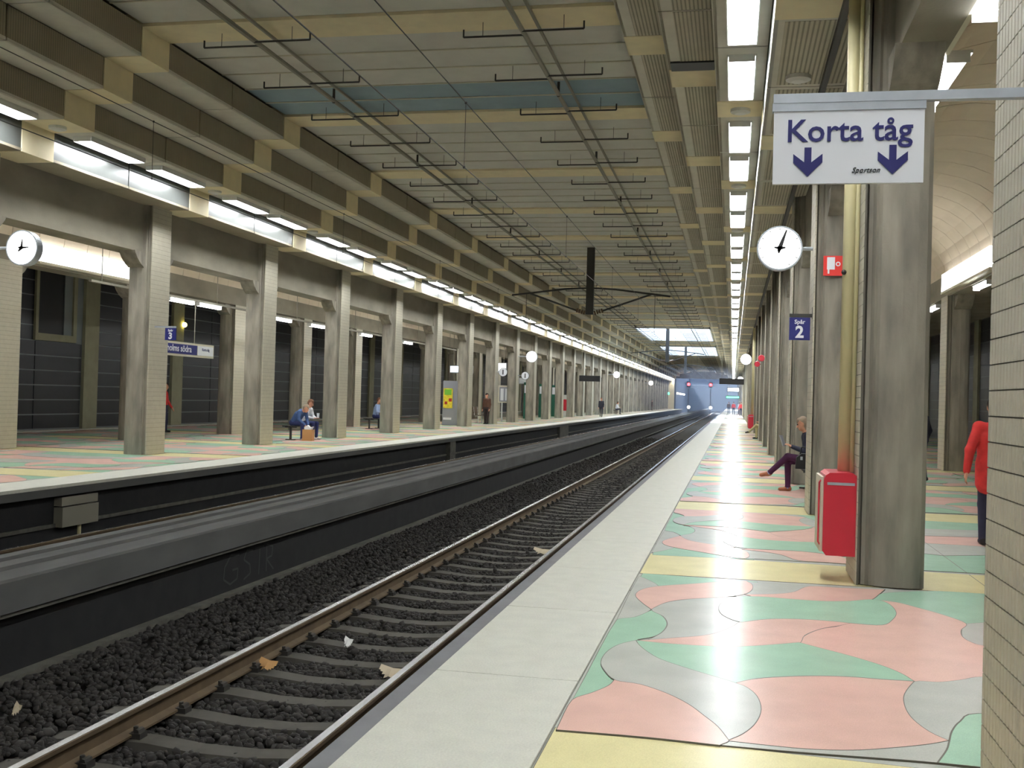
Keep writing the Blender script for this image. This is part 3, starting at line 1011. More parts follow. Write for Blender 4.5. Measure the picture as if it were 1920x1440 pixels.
def stones(n, x0, x1, y0, y1, r0, r1, zf, name, label):
    x = rng.uniform(x0, x1, n); y = y0 + (y1 - y0) * rng.uniform(0, 1, n) ** 1.25
    r = rng.uniform(r0, r1, n)
    z = zf(x, y) + rng.uniform(-0.02, 0.012, n)
    jit = rng.uniform(0.68, 1.25, (n, 12, 1)) * ICO[None]
    sc = rng.uniform(0.7, 1.3, (n, 1, 3)); sc[:, :, 2] *= 0.8
    an = rng.uniform(0, 6.28, n)
    v = jit * sc * r[:, None, None]
    ca, sa = np.cos(an)[:, None], np.sin(an)[:, None]
    v = np.stack([v[..., 0] * ca - v[..., 1] * sa, v[..., 0] * sa + v[..., 1] * ca, v[..., 2]], -1)
    v = v + np.stack([x, y, z], -1)[:, None, :]
    f = (ICF[None] + (np.arange(n) * 12)[:, None, None]).reshape(-1, 3)
    me = bpy.data.meshes.new(name)
    me.vertices.add(n * 12); me.vertices.foreach_set('co', v.reshape(-1))
    me.loops.add(f.size); me.loops.foreach_set('vertex_index', f.reshape(-1).astype(np.int32))
    me.polygons.add(len(f)); me.polygons.foreach_set('loop_start', np.arange(0, f.size, 3, dtype=np.int32))
    me.update(calc_edges=True)
    me.materials.append(MATS['stone'])
    o = link(name, me)
    tag(o, label, 'ballast', kind='stuff')


def zb(x, y):
    d = np.abs(((y - 6.877 + 0.3155) % 0.631) - 0.3155)
    return np.where((x > -4.65) & (x < -2.0), -0.882 - 0.03 * (d < 0.12), -0.86 + 0.05 * np.clip((-4.65 - x) / 0.8, 0, 1))


stones(42000, -5.6, -1.76, 4.6, 30, 0.019, 0.041, zb, 'ballast', 'dark brown ballast stones around the sleepers')
stones(9000, -5.6, -1.76, 29, 70, 0.04, 0.07, zb, 'ballast', 'far dark ballast stones along the curve of the rails')

# litter on the track
for i, (x, y, z, sx, sy, m_, lab) in enumerate(((-3.9, 8.75, -0.82, 0.10, 0.05, 'paper_bag', 'crushed brown cup lying by the rail'), (-2.78, 8.75, -0.80, 0.13, 0.06, 'litter', 'pale scrap of packaging lying inside the rail'),
                                                (-3.55, 9.8, -0.83, 0.05, 0.04, 'white_paint', 'small white paper scrap on the ballast between the rails'), (-2.85, 16.5, -0.82, 0.16, 0.1, 'litter', 'torn pale wrapper on the ballast further along'),
                                                (-5.0, 6.9, -0.79, 0.03, 0.02, 'litter', 'tiny yellow scrap on the ballast shoulder'))):
    mb = MB()
    for k in range(4):
        a = k / 4 * 3.14
        mb.add([(x + sx * (u - 0.5) * (0.7 + 0.3 * k), y + sy * (v_ - 0.5) + 0.02 * k, z + 0.02 * math.sin(3 * u + a) + 0.015 * k + 0.03 * v_) for u in (0, 0.5, 1) for v_ in (0, 1)], [(0, 2, 3, 1), (2, 4, 5, 3)])
    tag(mb.build('litter', m_), lab, 'litter')

# junction box and spacer blocks on the Spår 3 platform wall
jb = thing('junction_box', (-10.6, 15.5, -0.72), 'pale metal junction box on the dark trackside wall of the ' + P3, 'junction box')
MB().box(-10.62, -10.48, 15.5, 16.5, -0.36, -0.22).build('lid', 'pipe_grey', jb)
MB().box(-10.62, -10.46, 15.5, 16.5, -0.70, -0.38).build('body', 'pipe_grey', jb)
MB().tube((-10.55, 16.1, -0.7), (-10.55, 16.1, -1.0), 0.03).build('cable', 'pipe_cream', jb)
for y, l_, lab in ((66.0, 3.6, 'wide grey concrete block against the dark trackside wall'), (39.6, 0.8, 'narrow grey concrete block against the dark trackside wall')):
    tag(MB().box(-10.64, -10.44, y, y + l_, -0.9, -0.18).build('concrete_block', 'ledge'), lab, 'concrete block')
# chalk scrawl on the barrier wall
gy, gz = 11.6, -0.7
STR = [[(.42, .32), (.2, .34), (.05, .22), (.03, .08), (.2, .0), (.38, .04), (.4, .16), (.25, .16)], [(.8, .32), (.62, .34), (.55, .24), (.72, .16), (.74, .05), (.56, .0)], [(.86, .33), (1.12, .33)], [(1.0, .33), (.98, .0)], [(1.2, 0), (1.2, .34), (1.38, .3), (1.36, .18), (1.2, .16), (1.42, 0)]]
gr = MB()
for st_ in STR:
    for p, q in zip(st_[:-1], st_[1:]):
        dy, dz = q[0] - p[0], q[1] - p[1]
        l_ = math.hypot(dy, dz); ny, nz = -dz / l_ * 0.012, dy / l_ * 0.012
        gr.add([(-5.737, gy + p[0] + ny, gz + p[1] + nz), (-5.737, gy + p[0] - ny, gz + p[1] - nz), (-5.737, gy + q[0] - ny, gz + q[1] - nz), (-5.737, gy + q[0] + ny, gz + q[1] + nz)], [(0, 1, 2, 3)])
gr.build('graffiti', 'chalk', bar)

# ------------------------------------------------------------------ pipes with side branches under the ceiling
for xp, sl, lab in ((-3.65, 1, 'grey pipe with short side arms under the ceiling nearer the ' + P2), (-8.5, 1, 'grey pipe with short side arms under the ceiling nearer the ' + P3)):
    pp = thing('ceiling_pipe', (xp, 0, 7.78), lab, 'pipe')
    MB().tube((xp, ZMIN, 7.8), (xp, ZEND - 2, 7.8), 0.045, 8).build('pipe', 'pipe_grey', pp)
    MB().box(xp + 0.22, xp + 0.26, ZMIN, ZEND - 2, 7.9, 7.95).build('conduit', 'pipe_grey', pp)
    for sg in (-1, 1):
        mb = MB()
        mb.path([(xp, 0, 7.77), (xp + sg * 1.06, 0, 7.77), (xp + sg * 1.06, 0, 7.9)], 0.017, 6)
        mb.tube((xp + sg * 0.72, 0, 7.77), (xp + sg * 0.72, 0, 8.05), 0.006, 4)
        me = mb.mesh('side_arm', 'dark_metal', (xp, 0, 7.78))
        y = 17.75 if sg > 0 else 17.95
        y -= 2.55 * 3
        rest = MB()
        while y < ZEND - 6:
            if y < 75:
                link('side_arm', me, pp, (0, y, 0))
            else:
                rest.add([(a, b + y, c) for a, b, c in mb.v], mb.f)
            y += 2.55
        tag(rest.build('side_arm', 'dark_metal', pp), kind='stuff')
    for y in np.arange(3, 60, 6.22):
        MB().tube((xp, y, 7.75), (xp, y, 8.05), 0.03, 6).build('clamp', 'dark_metal', pp)

# ------------------------------------------------------------------ catenary
for xc, zc, zm, lab in ((-3.33, 4.42, 5.22, 'thin overhead contact wire with droppers above the track of the ' + P2), (-8.85, 4.8, 5.68, 'thin overhead contact wire with droppers above the track of the ' + P3)):
    ct = thing('overhead_wire', (xc, 0, zc), lab, 'overhead wire')
    MB().tube((xc, ZMIN, zc), (xc, ZEND + 60, zc), 0.007, 5).build('contact_wire', 'dark_metal', ct)
    MB().tube((xc, ZMIN, zm), (xc, ZEND + 60, zm), 0.007, 5).build('carrier_wire', 'dark_metal', ct)
    me = MB().tube((xc, 0, zc), (xc, 0, zm), 0.004, 4).ball((xc, 0, zc), 0.018, 6).ball((xc, 0, zm), 0.018, 6).mesh('dropper', 'dark_metal', (xc, 0, zc))
    y0 = 12.9 if xc > -5 else 15.1
    for k in range(-1, 26):
        link('dropper', me, ct, (0, y0 + k * 8.3, 0))
for n_, (y, zt) in enumerate(((45.7, H['main']), (101.0, 8.6), (140.0, 8.6))):
    cp = thing('overhead_support', (-6.09, y, 5.2), ['dark steel post hung from the ceiling with two arms over the tracks', 'dark steel post hanging in the first roof light', 'dark steel post hanging in the second roof light'][n_], 'wire support', 'overhead wire supports')
    MB().box(-6.25, -5.93, y - 0.1, y + 0.1, 5.2, zt).build('post', 'dark_metal', cp)
    for sg in (-1, 1):
        ex = -6.09 + sg * 3.1
        MB().path([(-6.09 + sg * 0.16, y, 6.33), (ex * 0.35 + -6.09 * 0.65, y, 6.28), (ex + sg * 0.3, y, 6.0)], 0.04, 6).build('arm', 'dark_metal', cp)
        MB().tube((-6.09 + sg * 2.6, y, 6.08), (-6.09 + sg * 0.55, y, 5.36), 0.04, 6).build('brace', 'dark_metal', cp)
        mb = MB()
        for k in range(4):
            mb.tube((-6.09 + sg * (0.2 + 0.1 * k), y, 5.27 + 0.03 * k), (-6.09 + sg * (0.26 + 0.1 * k), y, 5.29 + 0.03 * k), 0.09, 8)
        mb.build('insulator', 'wood', cp)
        MB().tube((-6.09 + sg * 2.76, y, 6.05), (-6.09 + sg * 2.76, y, 4.45 if sg > 0 else 4.8), 0.012, 5).build('hanger', 'dark_metal', cp)

# ------------------------------------------------------------------ trackside clocks


def clock(x, y, z, r, xw, hands, label, depth=0.16):
    """double-faced round clock on an arm from a column face at xw"""
    o = thing('clock', (x, y, z), label, 'clock', 'round platform clocks')
    n = 40
    pr = [(r * math.cos(2 * math.pi * i / n), r * math.sin(2 * math.pi * i / n)) for i in range(n)]
    pi_ = [(0.93 * a, 0.93 * b) for a, b in pr]
    ring = MB()
    for yy0, yy1 in ((-depth / 2, depth / 2),):
        ring.add([(a, yy0, b) for a, b in pr] + [(a, yy1, b) for a, b in pr], [(i, n + i, n + (i + 1) % n, (i + 1) % n) for i in range(n)])
        for yy in (yy0, yy1):
            ring.add([(a, yy, b) for a, b in pr] + [(a, yy, b) for a, b in pi_], [(i, (i + 1) % n, n + (i + 1) % n, n + i) for i in range(n)])
    ring.build('rim', 'galv', o, org=(0, 0, 0))
    for yy in (-depth / 2 + 0.012, depth / 2 - 0.012):
        d = MB().prism(pi_, yy - 0.006, yy + 0.006, 'y').build('dial', 'clock_face', o, org=(0, 0, 0))
        if yy < 0:
            mk = MB()
            for k in range(12):
                a = k * math.pi / 6
                ca, sa = math.cos(a), math.sin(a)
                w_, r0, r1 = r * 0.02, r * 0.80, r * 0.91
                mk.add([(r0 * sa - w_ * ca, yy - 0.010, r0 * ca + w_ * sa), (r0 * sa + w_ * ca, yy - 0.010, r0 * ca - w_ * sa), (r1 * sa + w_ * ca, yy - 0.010, r1 * ca - w_ * sa), (r1 * sa - w_ * ca, yy - 0.010, r1 * ca + w_ * sa)], [(0, 1, 2, 3)])
            mk.build('minute_mark', 'black', d, org=(0, 0, 0))
            for a, l_, w_ in hands:
                ca, sa = math.cos(a), math.sin(a)
                hm = MB()
                pts = [(-w_ * 0.4, -0.2 * l_), (w_ * 0.4, -0.2 * l_), (w_, 0), (w_ * 0.35, l_), (-w_ * 0.35, l_), (-w_, 0)]
                hm.prism([(p[0] * r * ca + p[1] * r * sa, -p[0] * r * sa + p[1] * r * ca) for p in pts], yy - 0.022, yy - 0.014, 'y')
                hm.build('hand', 'black', o, org=(0, 0, 0))
    if xw is not None:
        s_ = 1 if xw > x else -1
        MB().tube((s_ * r, 0, 0), (xw - x, 0, 0), 0.03, 8).build('arm', 'galv', o, org=(0, 0, 0))
    return o


clock(0.63, 16.75, 3.95, 0.335, XR1, [(0.34, 0.86, 0.1), (1.5, 0.26, 0.09), (-1.45, 0.24, 0.08), (3.3, 0.24, 0.09)], 'large glowing round clock on the column with the Spår 2 sign')
clock(-12.55, 17.2, 4.02, 0.32, XL1, [(0.1, 0.48, 0.07), (1.5, 0.46, 0.07), (-2.4, 0.28, 0.1), (-1.5, 0.2, 0.09)], 'large glowing round clock on the ' + P3 + ' beside the glowing panel')
clock(0.70, 66.53, 4.25, 0.335, XR1, [(0.3, 0.8, 0.03)], 'small-looking glowing clock further along the ' + P2)
clock(-12.5, 66.9, 4.16, 0.36, XL1, [(0.3, 0.8, 0.03)], 'glowing clock over the framed notice board on the ' + P3)
clock(-12.4, 116.6, 4.3, 0.36, XL1, [(0.3, 0.8, 0.03)], 'glowing clock past the dark departure board on the ' + P3)
clock(-12.4, 166.4, 4.3, 0.36, XL1, [(0.3, 0.8, 0.03)], 'tiny glowing clock near the far end of the ' + P3)
clock(0.75, 122.5, 4.2, 0.36, XR1, [(0.3, 0.8, 0.03)], 'tiny glowing clock by the far dark board of the ' + P2)

# ------------------------------------------------------------------ signs
ks = thing('platform_sign', (0.12, 3.95, 2.39), 'white Korta tåg sign with two blue arrows on a galvanised arm', 'sign')
MB().box(0.118, 0.628, 3.945, 3.965, 2.385, 2.662).build('board', 'white_sign', ks)
MB().box(0.115, 1.03, 3.938, 3.972, 2.672, 2.705).build('arm', 'galv', ks)
MB().box(0.112, 0.632, 3.94, 3.97, 2.643, 2.672).build('clamp_strip', 'galv', ks)
mb = MB().box(1.0, 1.035, 3.915, 3.995, 2.60, 2.77)
for zz in (2.62, 2.75):
    for yy in (3.93, 3.98):
        mb.tube((0.992, yy, zz), (1.01, yy, zz), 0.012, 6)
mb.build('wall_bracket', 'galv', ks)
o = letters('Korta tåg', 0.112, 'letter_blue', ks, (0.255, -0.007, 0.145), FRONT, bold=0.0012)
o.scale = (1.0, 1.0, 1.0)
for ax in (0.118, 0.405):
    pts = [(-0.012, 0.115), (0.012, 0.115), (0.012, 0.062), (0.05, 0.092), (0.05, 0.062), (0.0, 0.012), (-0.05, 0.062), (-0.05, 0.092), (-0.012, 0.062)]
    MB().prism([(ax + p[0], p[1] + (0.012 if ax > 0.3 else 0.008)) for p in pts], -0.009, -0.004, 'y').build('arrow', 'letter_blue', ks, org=(0, 0, 0))
letters('Sportson', 0.026, 'black', ks, (0.315, -0.007, 0.032), FRONT, shear=0.35)


def track_sign(num, x0, y, z0, w_, h_, xw, label):
    o = thing('track_sign', (x0, y, z0), label, 'sign')
    MB().box(x0, x0 + w_, y, y + 0.03, z0, z0 + h_ * 0.86).build('board', 'sign_blue', o)
    MB().box(min(x0, xw), max(x0 + w_, xw), y - 0.005, y + 0.035, z0 + h_ * 0.87, z0 + h_).build('arm', 'dark_metal' if num == '2' else 'galv', o)
    MB().box(xw - 0.015, xw + 0.01, y - 0.03, y + 0.06, z0 + h_ * 0.8, z0 + h_ * 1.25).build('wall_bracket', 'dark_metal', o)
    letters('Spår', h_ * 0.22, 'letter_white', o, (w_ / 2, -0.004, h_ * 0.62), FRONT, bold=0.002)
    letters(num, h_ * 0.62, 'letter_white', o, (w_ / 2, -0.004, h_ * 0.1), FRONT, bold=0.008)


track_sign('2', 0.79, 16.5, 2.56, 0.30, 0.39, XR1, 'blue Spår 2 track sign on a dark arm below the big clock')
track_sign('3', -13.1, 23.15, 2.70, 0.28, 0.33, XL1, 'blue Spår 3 track sign on a column arm')
# fire hose sign on the second column
hs = thing('hose_sign', (1.24, 16.28, 3.49), 'red and white fire hose sign high on the clock column', 'sign')
MB().box(1.24, 1.51, 16.262, 16.28, 3.49, 3.78).build('plate', 'sign_red', hs)
MB().box(1.29, 1.40, 16.258, 16.262, 3.58, 3.76).box(1.30, 1.325, 16.258, 16.262, 3.52, 3.58).tube((1.445, 16.258, 3.66), (1.445, 16.262, 3.66), 0.035, 12).build('pictogram', 'white_sign', hs)
MB().tube((1.445, 16.255, 3.66), (1.445, 16.2578, 3.66), 0.018, 10).build('reel_mark', 'sign_red', hs)
fs = thing('fire_sign', (XL1 + 0.02, 17.1, 2.6), 'small red fire sign on the tiled face beside the glowing panel', 'sign')
MB().box(XL1 + 0.012, XL1 + 0.03, 17.1, 17.36, 2.55, 3.0).build('plate', 'sign_red', fs)
MB().prism([(17.17, 2.6), (17.29, 2.6), (17.30, 2.66), (17.24, 2.74), (17.19, 2.68)], XL1 + 0.03, XL1 + 0.034, 'x').build('pictogram', 'poster_yellow', fs)
# station name sign
ss = thing('station_sign', (-15.6, 26.6, 2.5), 'long blue and white Stockholms södra name sign hung over the ' + P3, 'sign')
MB().box(-15.66, -15.56, 26.6, 30.4, 2.5, 2.9).build('case', 'cream_metal', ss)
MB().box(-15.56, -15.55, 26.65, 29.35, 2.56, 2.84).build('blue_field', 'sign_blue', ss)
MB().box(-15.56, -15.55, 29.4, 30.35, 2.56, 2.84).build('white_field', 'white_sign', ss)
letters('Stockholms södra', 0.27, 'letter_white', ss, (0.056, 1.38, 0.13), TRACK_L, bold=0.004).scale = (1.05, 1, 1)
letters('Korta tåg', 0.12, 'sign_blue', ss, (0.056, 3.27, 0.2), TRACK_L)
for y in (26.9, 29.28):
    MB().tube((-15.61, y, 2.9), (-15.61, y, 4.15), 0.012, 6).build('hanger', 'pipe_grey', ss)

# ------------------------------------------------------------------ cabinets, pipes on columns


def cabinet(y, label, far_=False):
    o = thing('fire_cabinet', (XR1, y, 0.22), label, 'cabinet', 'red fire cabinets')
    y0, y1 = y + 0.1, y + 0.72
    pr = [(0.83, 0.28), (0.83, 0.92), (0.845, 0.965), (0.88, 0.99), (1.08, 0.995), (1.115, 0.97), (1.115, 0.24), (0.86, 0.24)]
    MB().prism(pr, y0, y1, 'y').build('body', 'red_paint', o)
    d = MB().box(0.805, 0.829, y0 + 0.03, y1, 0.27, 0.95).build('door', 'cream_metal', o)
    mb = MB().tube((0.79, y0 + 0.02, 0.36), (0.79, y0 + 0.02, 0.9), 0.008, 6).tube((0.79, y0 + 0.02, 0.36), (0.815, y0 + 0.05, 0.32), 0.008, 6).tube((0.79, y0 + 0.02, 0.9), (0.815, y0 + 0.05, 0.93), 0.008, 6)
    mb.build('handle', 'red_paint', d, org=tuple(o.location))
    MB().box(0.86, 1.10, y0 - 0.004, y0, 0.88, 0.905).build('scuff_plate', 'galv', o)
    p = thing('drain_pipe', (1.04, y + 0.42, 0.995), 'pair of cream pipes rising from ' + ('the far red cabinet' if far_ else 'the red cabinet up the tiled column face'), 'pipe', 'cream column pipes')
    MB().tube((1.04, y + 0.42, 0.996), (1.04, y + 0.42, 5.73), 0.066, 14).build('pipe', 'pipe_cream', p, smooth=True)
    MB().tube((1.09, y + 0.30, 0.996), (1.09, y + 0.30, 5.73), 0.02, 8).build('thin_pipe', 'pipe_cream', p, smooth=True)
    for z in (3.75,):
        MB().tube((1.04, y + 0.42, z), (1.04, y + 0.42, z + 0.05), 0.072, 14).build('coupling', 'pipe_cream', p)
    if not far_:
        MB().ball((0.985, y + 0.37, 2.85), 0.025, 8).build('knob', 'dark_metal', p)


cabinet(10.1, 'red fire cabinet on the tiled face of the fluted column')
cabinet(10.1 + 8 * S, 'small-looking red fire cabinet further along the ' + P2, True)
for n_, (x, y, z) in enumerate(((0.98, 47.4, 3.3), (1.0, 41.2, 3.3))):
    o = thing('alarm_bell', (x, y, z), ['red alarm bell on an arm past the Spår 2 sign', 'dark red alarm bell on the column before the other bell'][n_], 'alarm bell')
    MB().tube((x, y, z), (x, y + 0.1, z), 0.11, 14, 0, 0.13).build('bell', 'red_paint', o)
    MB().tube((x, y + 0.06, z), (XR1, y + 0.06, z), 0.02, 6).build('arm', 'dark_metal', o)
tag(MB().box(1.02, 1.09, ZMIN, 120, 5.74, 5.83).build('cable_tray', 'dark_metal'), 'dark cable tray along the beam face over the ' + P2, 'cable tray')
dc = thing('dome_camera', (-13.25, 16.85, 5.72), 'small dome camera under the soffit beside the first light strip', 'camera')
MB().tube((-13.25, 16.85, 5.83), (-13.25, 16.85, 5.76), 0.1, 12).build('mount', 'pipe_grey', dc)
MB().ball((-13.25, 16.85, 5.74), 0.085, 12).build('dome', 'fascia', dc, smooth=True)

# ------------------------------------------------------------------ benches


def bench(x, y, rz, label, l_=1.7, back=False, m_='dark_metal', leg='dark_metal'):
    """seat runs along local y, open side towards local +x"""
    o = thing('bench', (x, y, 0), label, 'bench', 'platform benches', rz=rz)
    for k in range(4):
        MB().box(-0.21 + k * 0.11, -0.12 + k * 0.11, -l_ / 2, l_ / 2, 0.43, 0.46).build('seat_slat', m_, o, org=(0, 0, 0))
    for s_ in (-1, 1):
        MB().box(-0.03, 0.03, s_ * l_ * 0.38 - 0.03, s_ * l_ * 0.38 + 0.03, 0.0, 0.43).box(-0.16, 0.16, s_ * l_ * 0.38 - 0.04, s_ * l_ * 0.38 + 0.04, 0.0, 0.025).box(-0.2, 0.2, s_ * l_ * 0.38 - 0.02, s_ * l_ * 0.38 + 0.02, 0.40, 0.43).build('leg', leg, o, org=(0, 0, 0))
    if back:
        for k in range(3):
            MB().box(-0.27 - 0.02 * k, -0.245 - 0.02 * k, -l_ / 2, l_ / 2, 0.56 + 0.13 * k, 0.67 + 0.13 * k).build('back_slat', m_, o, org=(0, 0, 0))
        for s_ in (-1, 1):
            MB().tube((-0.22, s_ * l_ * 0.38, 0.42), (-0.30, s_ * l_ * 0.38, 0.95), 0.02, 6).build('back_post', leg, o, org=(0, 0, 0))
    return o


bench(-14.0, 33.45, 0, 'dark bench under the two seated people on the ' + P3)
bench(1.45, 20.6, math.pi, 'dark bench under the reader between columns of the ' + P2, 2.2)
bench(1.5, 50.2, math.pi, 'dark bench between far columns of the ' + P2)
bench(-14.6, 62.0, 0, 'wooden bench with backrest and pale legs behind the person in brown', 1.2, True, 'wood', 'white_paint')
bench(-14.4, 104.0, 0, 'far dark bench by the departure board on the ' + P3)

# ------------------------------------------------------------------ kiosk, notice board, boards, exit signs
ak = thing('advert_pillar', (-14.75, 55.4, 0), 'grey advert pillar with a yellow and green poster on the ' + P3, 'advert pillar')
MB().box(-15.1, -14.3, 55.4, 55.8, 0, 2.35).build('body', 'grey_panel', ak)
MB().box(-15.06, -14.56, 55.37, 55.4, 0.9, 1.95).build('poster', 'poster_yellow', ak)
MB().box(-15.0, -14.62, 55.36, 55.37, 1.6, 1.9).build('poster_band', 'poster_green', ak)
MB().box(-14.76, -14.6, 55.358, 55.37, 1.25, 1.42).box(-14.98, -14.84, 55.358, 55.37, 1.1, 1.25).build('poster_spot', 'poster_red', ak)
MB().box(-15.05, -14.6, 55.385, 55.4, 0.28, 0.4).build('plate', 'white_sign', ak)
nb = thing('notice_board', (-14.0, 66.9, 0), 'framed timetable board on two white posts on the ' + P3, 'notice board')
MB().box(-14.6, -13.45, 66.9, 67.0, 1.2, 2.3).build('frame', 'cream_metal', nb)
MB().box(-14.53, -13.52, 66.88, 66.9, 1.27, 2.2).build('sheet', 'grey_panel', nb)
for x in (-14.45, -14.15, -13.85):
    MB().box(x, x + 0.2, 66.872, 66.88, 1.35, 2.1).build('timetable', 'white_sign', nb)
MB().box(-13.66, -13.53, 66.868, 66.88, 1.27, 1.42).build('red_mark', 'sign_red', nb)
for x in (-14.35, -13.62):
    MB().box(x - 0.04, x + 0.04, 66.91, 66.99, 0, 1.2).build('post', 'white_paint', nb)
def board(x0, x1, y, z0, z1, ztop, m_, label, body='black'):
    o = thing('hanging_sign', ((x0 + x1) / 2, y, z0), label, 'sign')
    MB().box(x0, x1, y, y + 0.16, z0, z1).build('case', body, o)
    MB().box(x0 + 0.05, x1 - 0.05, y - 0.01, y, z0 + 0.05, z1 - 0.05).build('face', m_, o)
    for x in (x0 + 0.2, x1 - 0.2):
        MB().tube((x, y + 0.08, z1), (x, y + 0.08, ztop), 0.015, 6).build('hanger', 'pipe_grey', o)


board(-16.4, -15.0, 61.5, 2.9, 3.35, 6.39, 'sign_light', 'pale blue lit sign hung over the person in brown', 'galv')
board(-16.2, -15.2, 72.0, 3.3, 3.9, 6.39, 'clock_face', 'bright white lit box hung behind the notice board', 'galv')
board(-13.0, -11.2, 92.0, 3.1, 3.6, 5.84, 'black', 'dark departure board hung across the ' + P3)
board(-16.3, -15.2, 82.0, 2.6, 3.1, 6.38, 'white_sign', 'white direction sign hung past the notice board', 'galv')
board(-1.2, 0.9, 95.0, 3.2, 3.7, 5.84, 'black', 'dark departure board hung across the far ' + P2)
board(-0.6, 0.6, 110.0, 2.7, 3.15, 6.4, 'sign_light', 'bright lit sign hung below the far dark board')
board(-0.8, 0.7, 125.0, 2.1, 2.4, 6.4, 'green_light', 'green lit exit sign hung over the far ' + P2)
board(-13.35, -12.9, ZEND - 6, 2.9, 3.5, 5.84, 'green_light', 'green lit exit sign by the cream end wall')
for n_, y in enumerate((79.0, 85.4, 91.6)):
    o = thing('kiosk_panel', (-15.0, y, 0), 'dark green upright panel between the columns of the ' + P3, 'panel', 'dark green panels behind the columns')
    MB().box(-15.3, -14.7, y, y + 0.25, 0, 2.7).build('body', 'green_paint', o)
    MB().box(-15.25, -14.75, y - 0.02, y, 1.9, 2.5).build('sign_face', 'white_sign', o)
vm = thing('ticket_machine', (-14.3, 94.4, 0), 'white cabinet with a red panel between far columns', 'machine')
MB().box(-14.8, -13.8, 94.4, 95.0, 0, 1.9).build('body', 'white_paint', vm)
MB().box(-14.75, -14.4, 94.37, 94.4, 0.5, 1.5).build('front_panel', 'red_paint', vm)
for n_, (x, y, z) in enumerate(((-13.0, 60.67, 3.0), (-12.9, 66.9, 2.95))):
    o = thing('round_sign', (x, y, z), 'round grey and white track number sign on an arm beside the notice board', 'sign', 'round track number signs')
    MB().tube((x, y, z), (x, y + 0.1, z), 0.24, 20).build('disc', 'white_sign', o)
    MB().tube((x, y + 0.01, z), (x, y + 0.09, z), 0.26, 20).build('rim', 'black', o)
    MB().box(x - 0.03, x + 0.03, y - 0.012, y, z - 0.14, z + 0.14).build('mark', 'black', o)
    MB().tube((x, y + 0.05, z), (XL1, y + 0.05, z), 0.025, 6).build('arm', 'galv', o)

# signals and small lamps far down the track
for x, y, lab in ((-9.3, 232.0, 'railway signal with a red light over the far track of the ' + P3), (-4.7, 232.0, 'railway signal with a red light over the far track of the ' + P2)):
    o = thing('railway_signal', (x, y, -0.9), lab, 'signal', 'railway signals')
    MB().box(x - 0.1, x + 0.1, y, y + 0.2, -0.93, 4.4).build('post', 'dark_metal', o)
    MB().box(x - 0.4, x + 0.4, y - 0.02, y + 0.2, 4.7, 5.9).build('head', 'black', o)
    MB().tube((x, y - 0.06, 5.3), (x, y - 0.02, 5.3), 0.32, 14).build('red_lens', 'red_light', o)
    MB().tube((x + 0.1, y - 0.06, 0.45), (x + 0.1, y - 0.0, 0.45), 0.3, 14).build('white_lens', 'white_light', o)
for n_ in range(14):
    x, y, z = (-11.9, ZEND + 3 + n_ * 5, 3.2) if n_ < 8 else (6.4, ZEND + 6 + (n_ - 8) * 9, 3.0)
    o = thing('tunnel_lamp', (x, y, z), 'small lamp on the blue-grey tunnel wall', 'lamp', 'lamps on the tunnel walls')
    s_ = 1 if x < 0 else -1
    MB().box(min(x, x + s_ * 0.12), max(x, x + s_ * 0.12), y, y + 0.8, z, z + 0.3).build('glass', 'white_light', o)
    MB().box(min(x - s_ * 0.1, x), max(x - s_ * 0.1, x), y - 0.05, y + 0.85, z - 0.03, z + 0.33).build('housing', 'dark_metal', o)
bl = thing('wall_lamp', (-22.9, 41.9, 4.25), 'small yellow lamp on the dark wall behind the Spår 3 sign', 'lamp')
MB().box(-23.0, -22.9, 41.8, 42.0, 4.15, 4.35).build('mount', 'dark_metal', bl)
MB().ball((-22.82, 41.9, 4.25), 0.11, 10).build('globe', 'yellow_light', bl)

# ------------------------------------------------------------------ people: one continuous skin around capsules


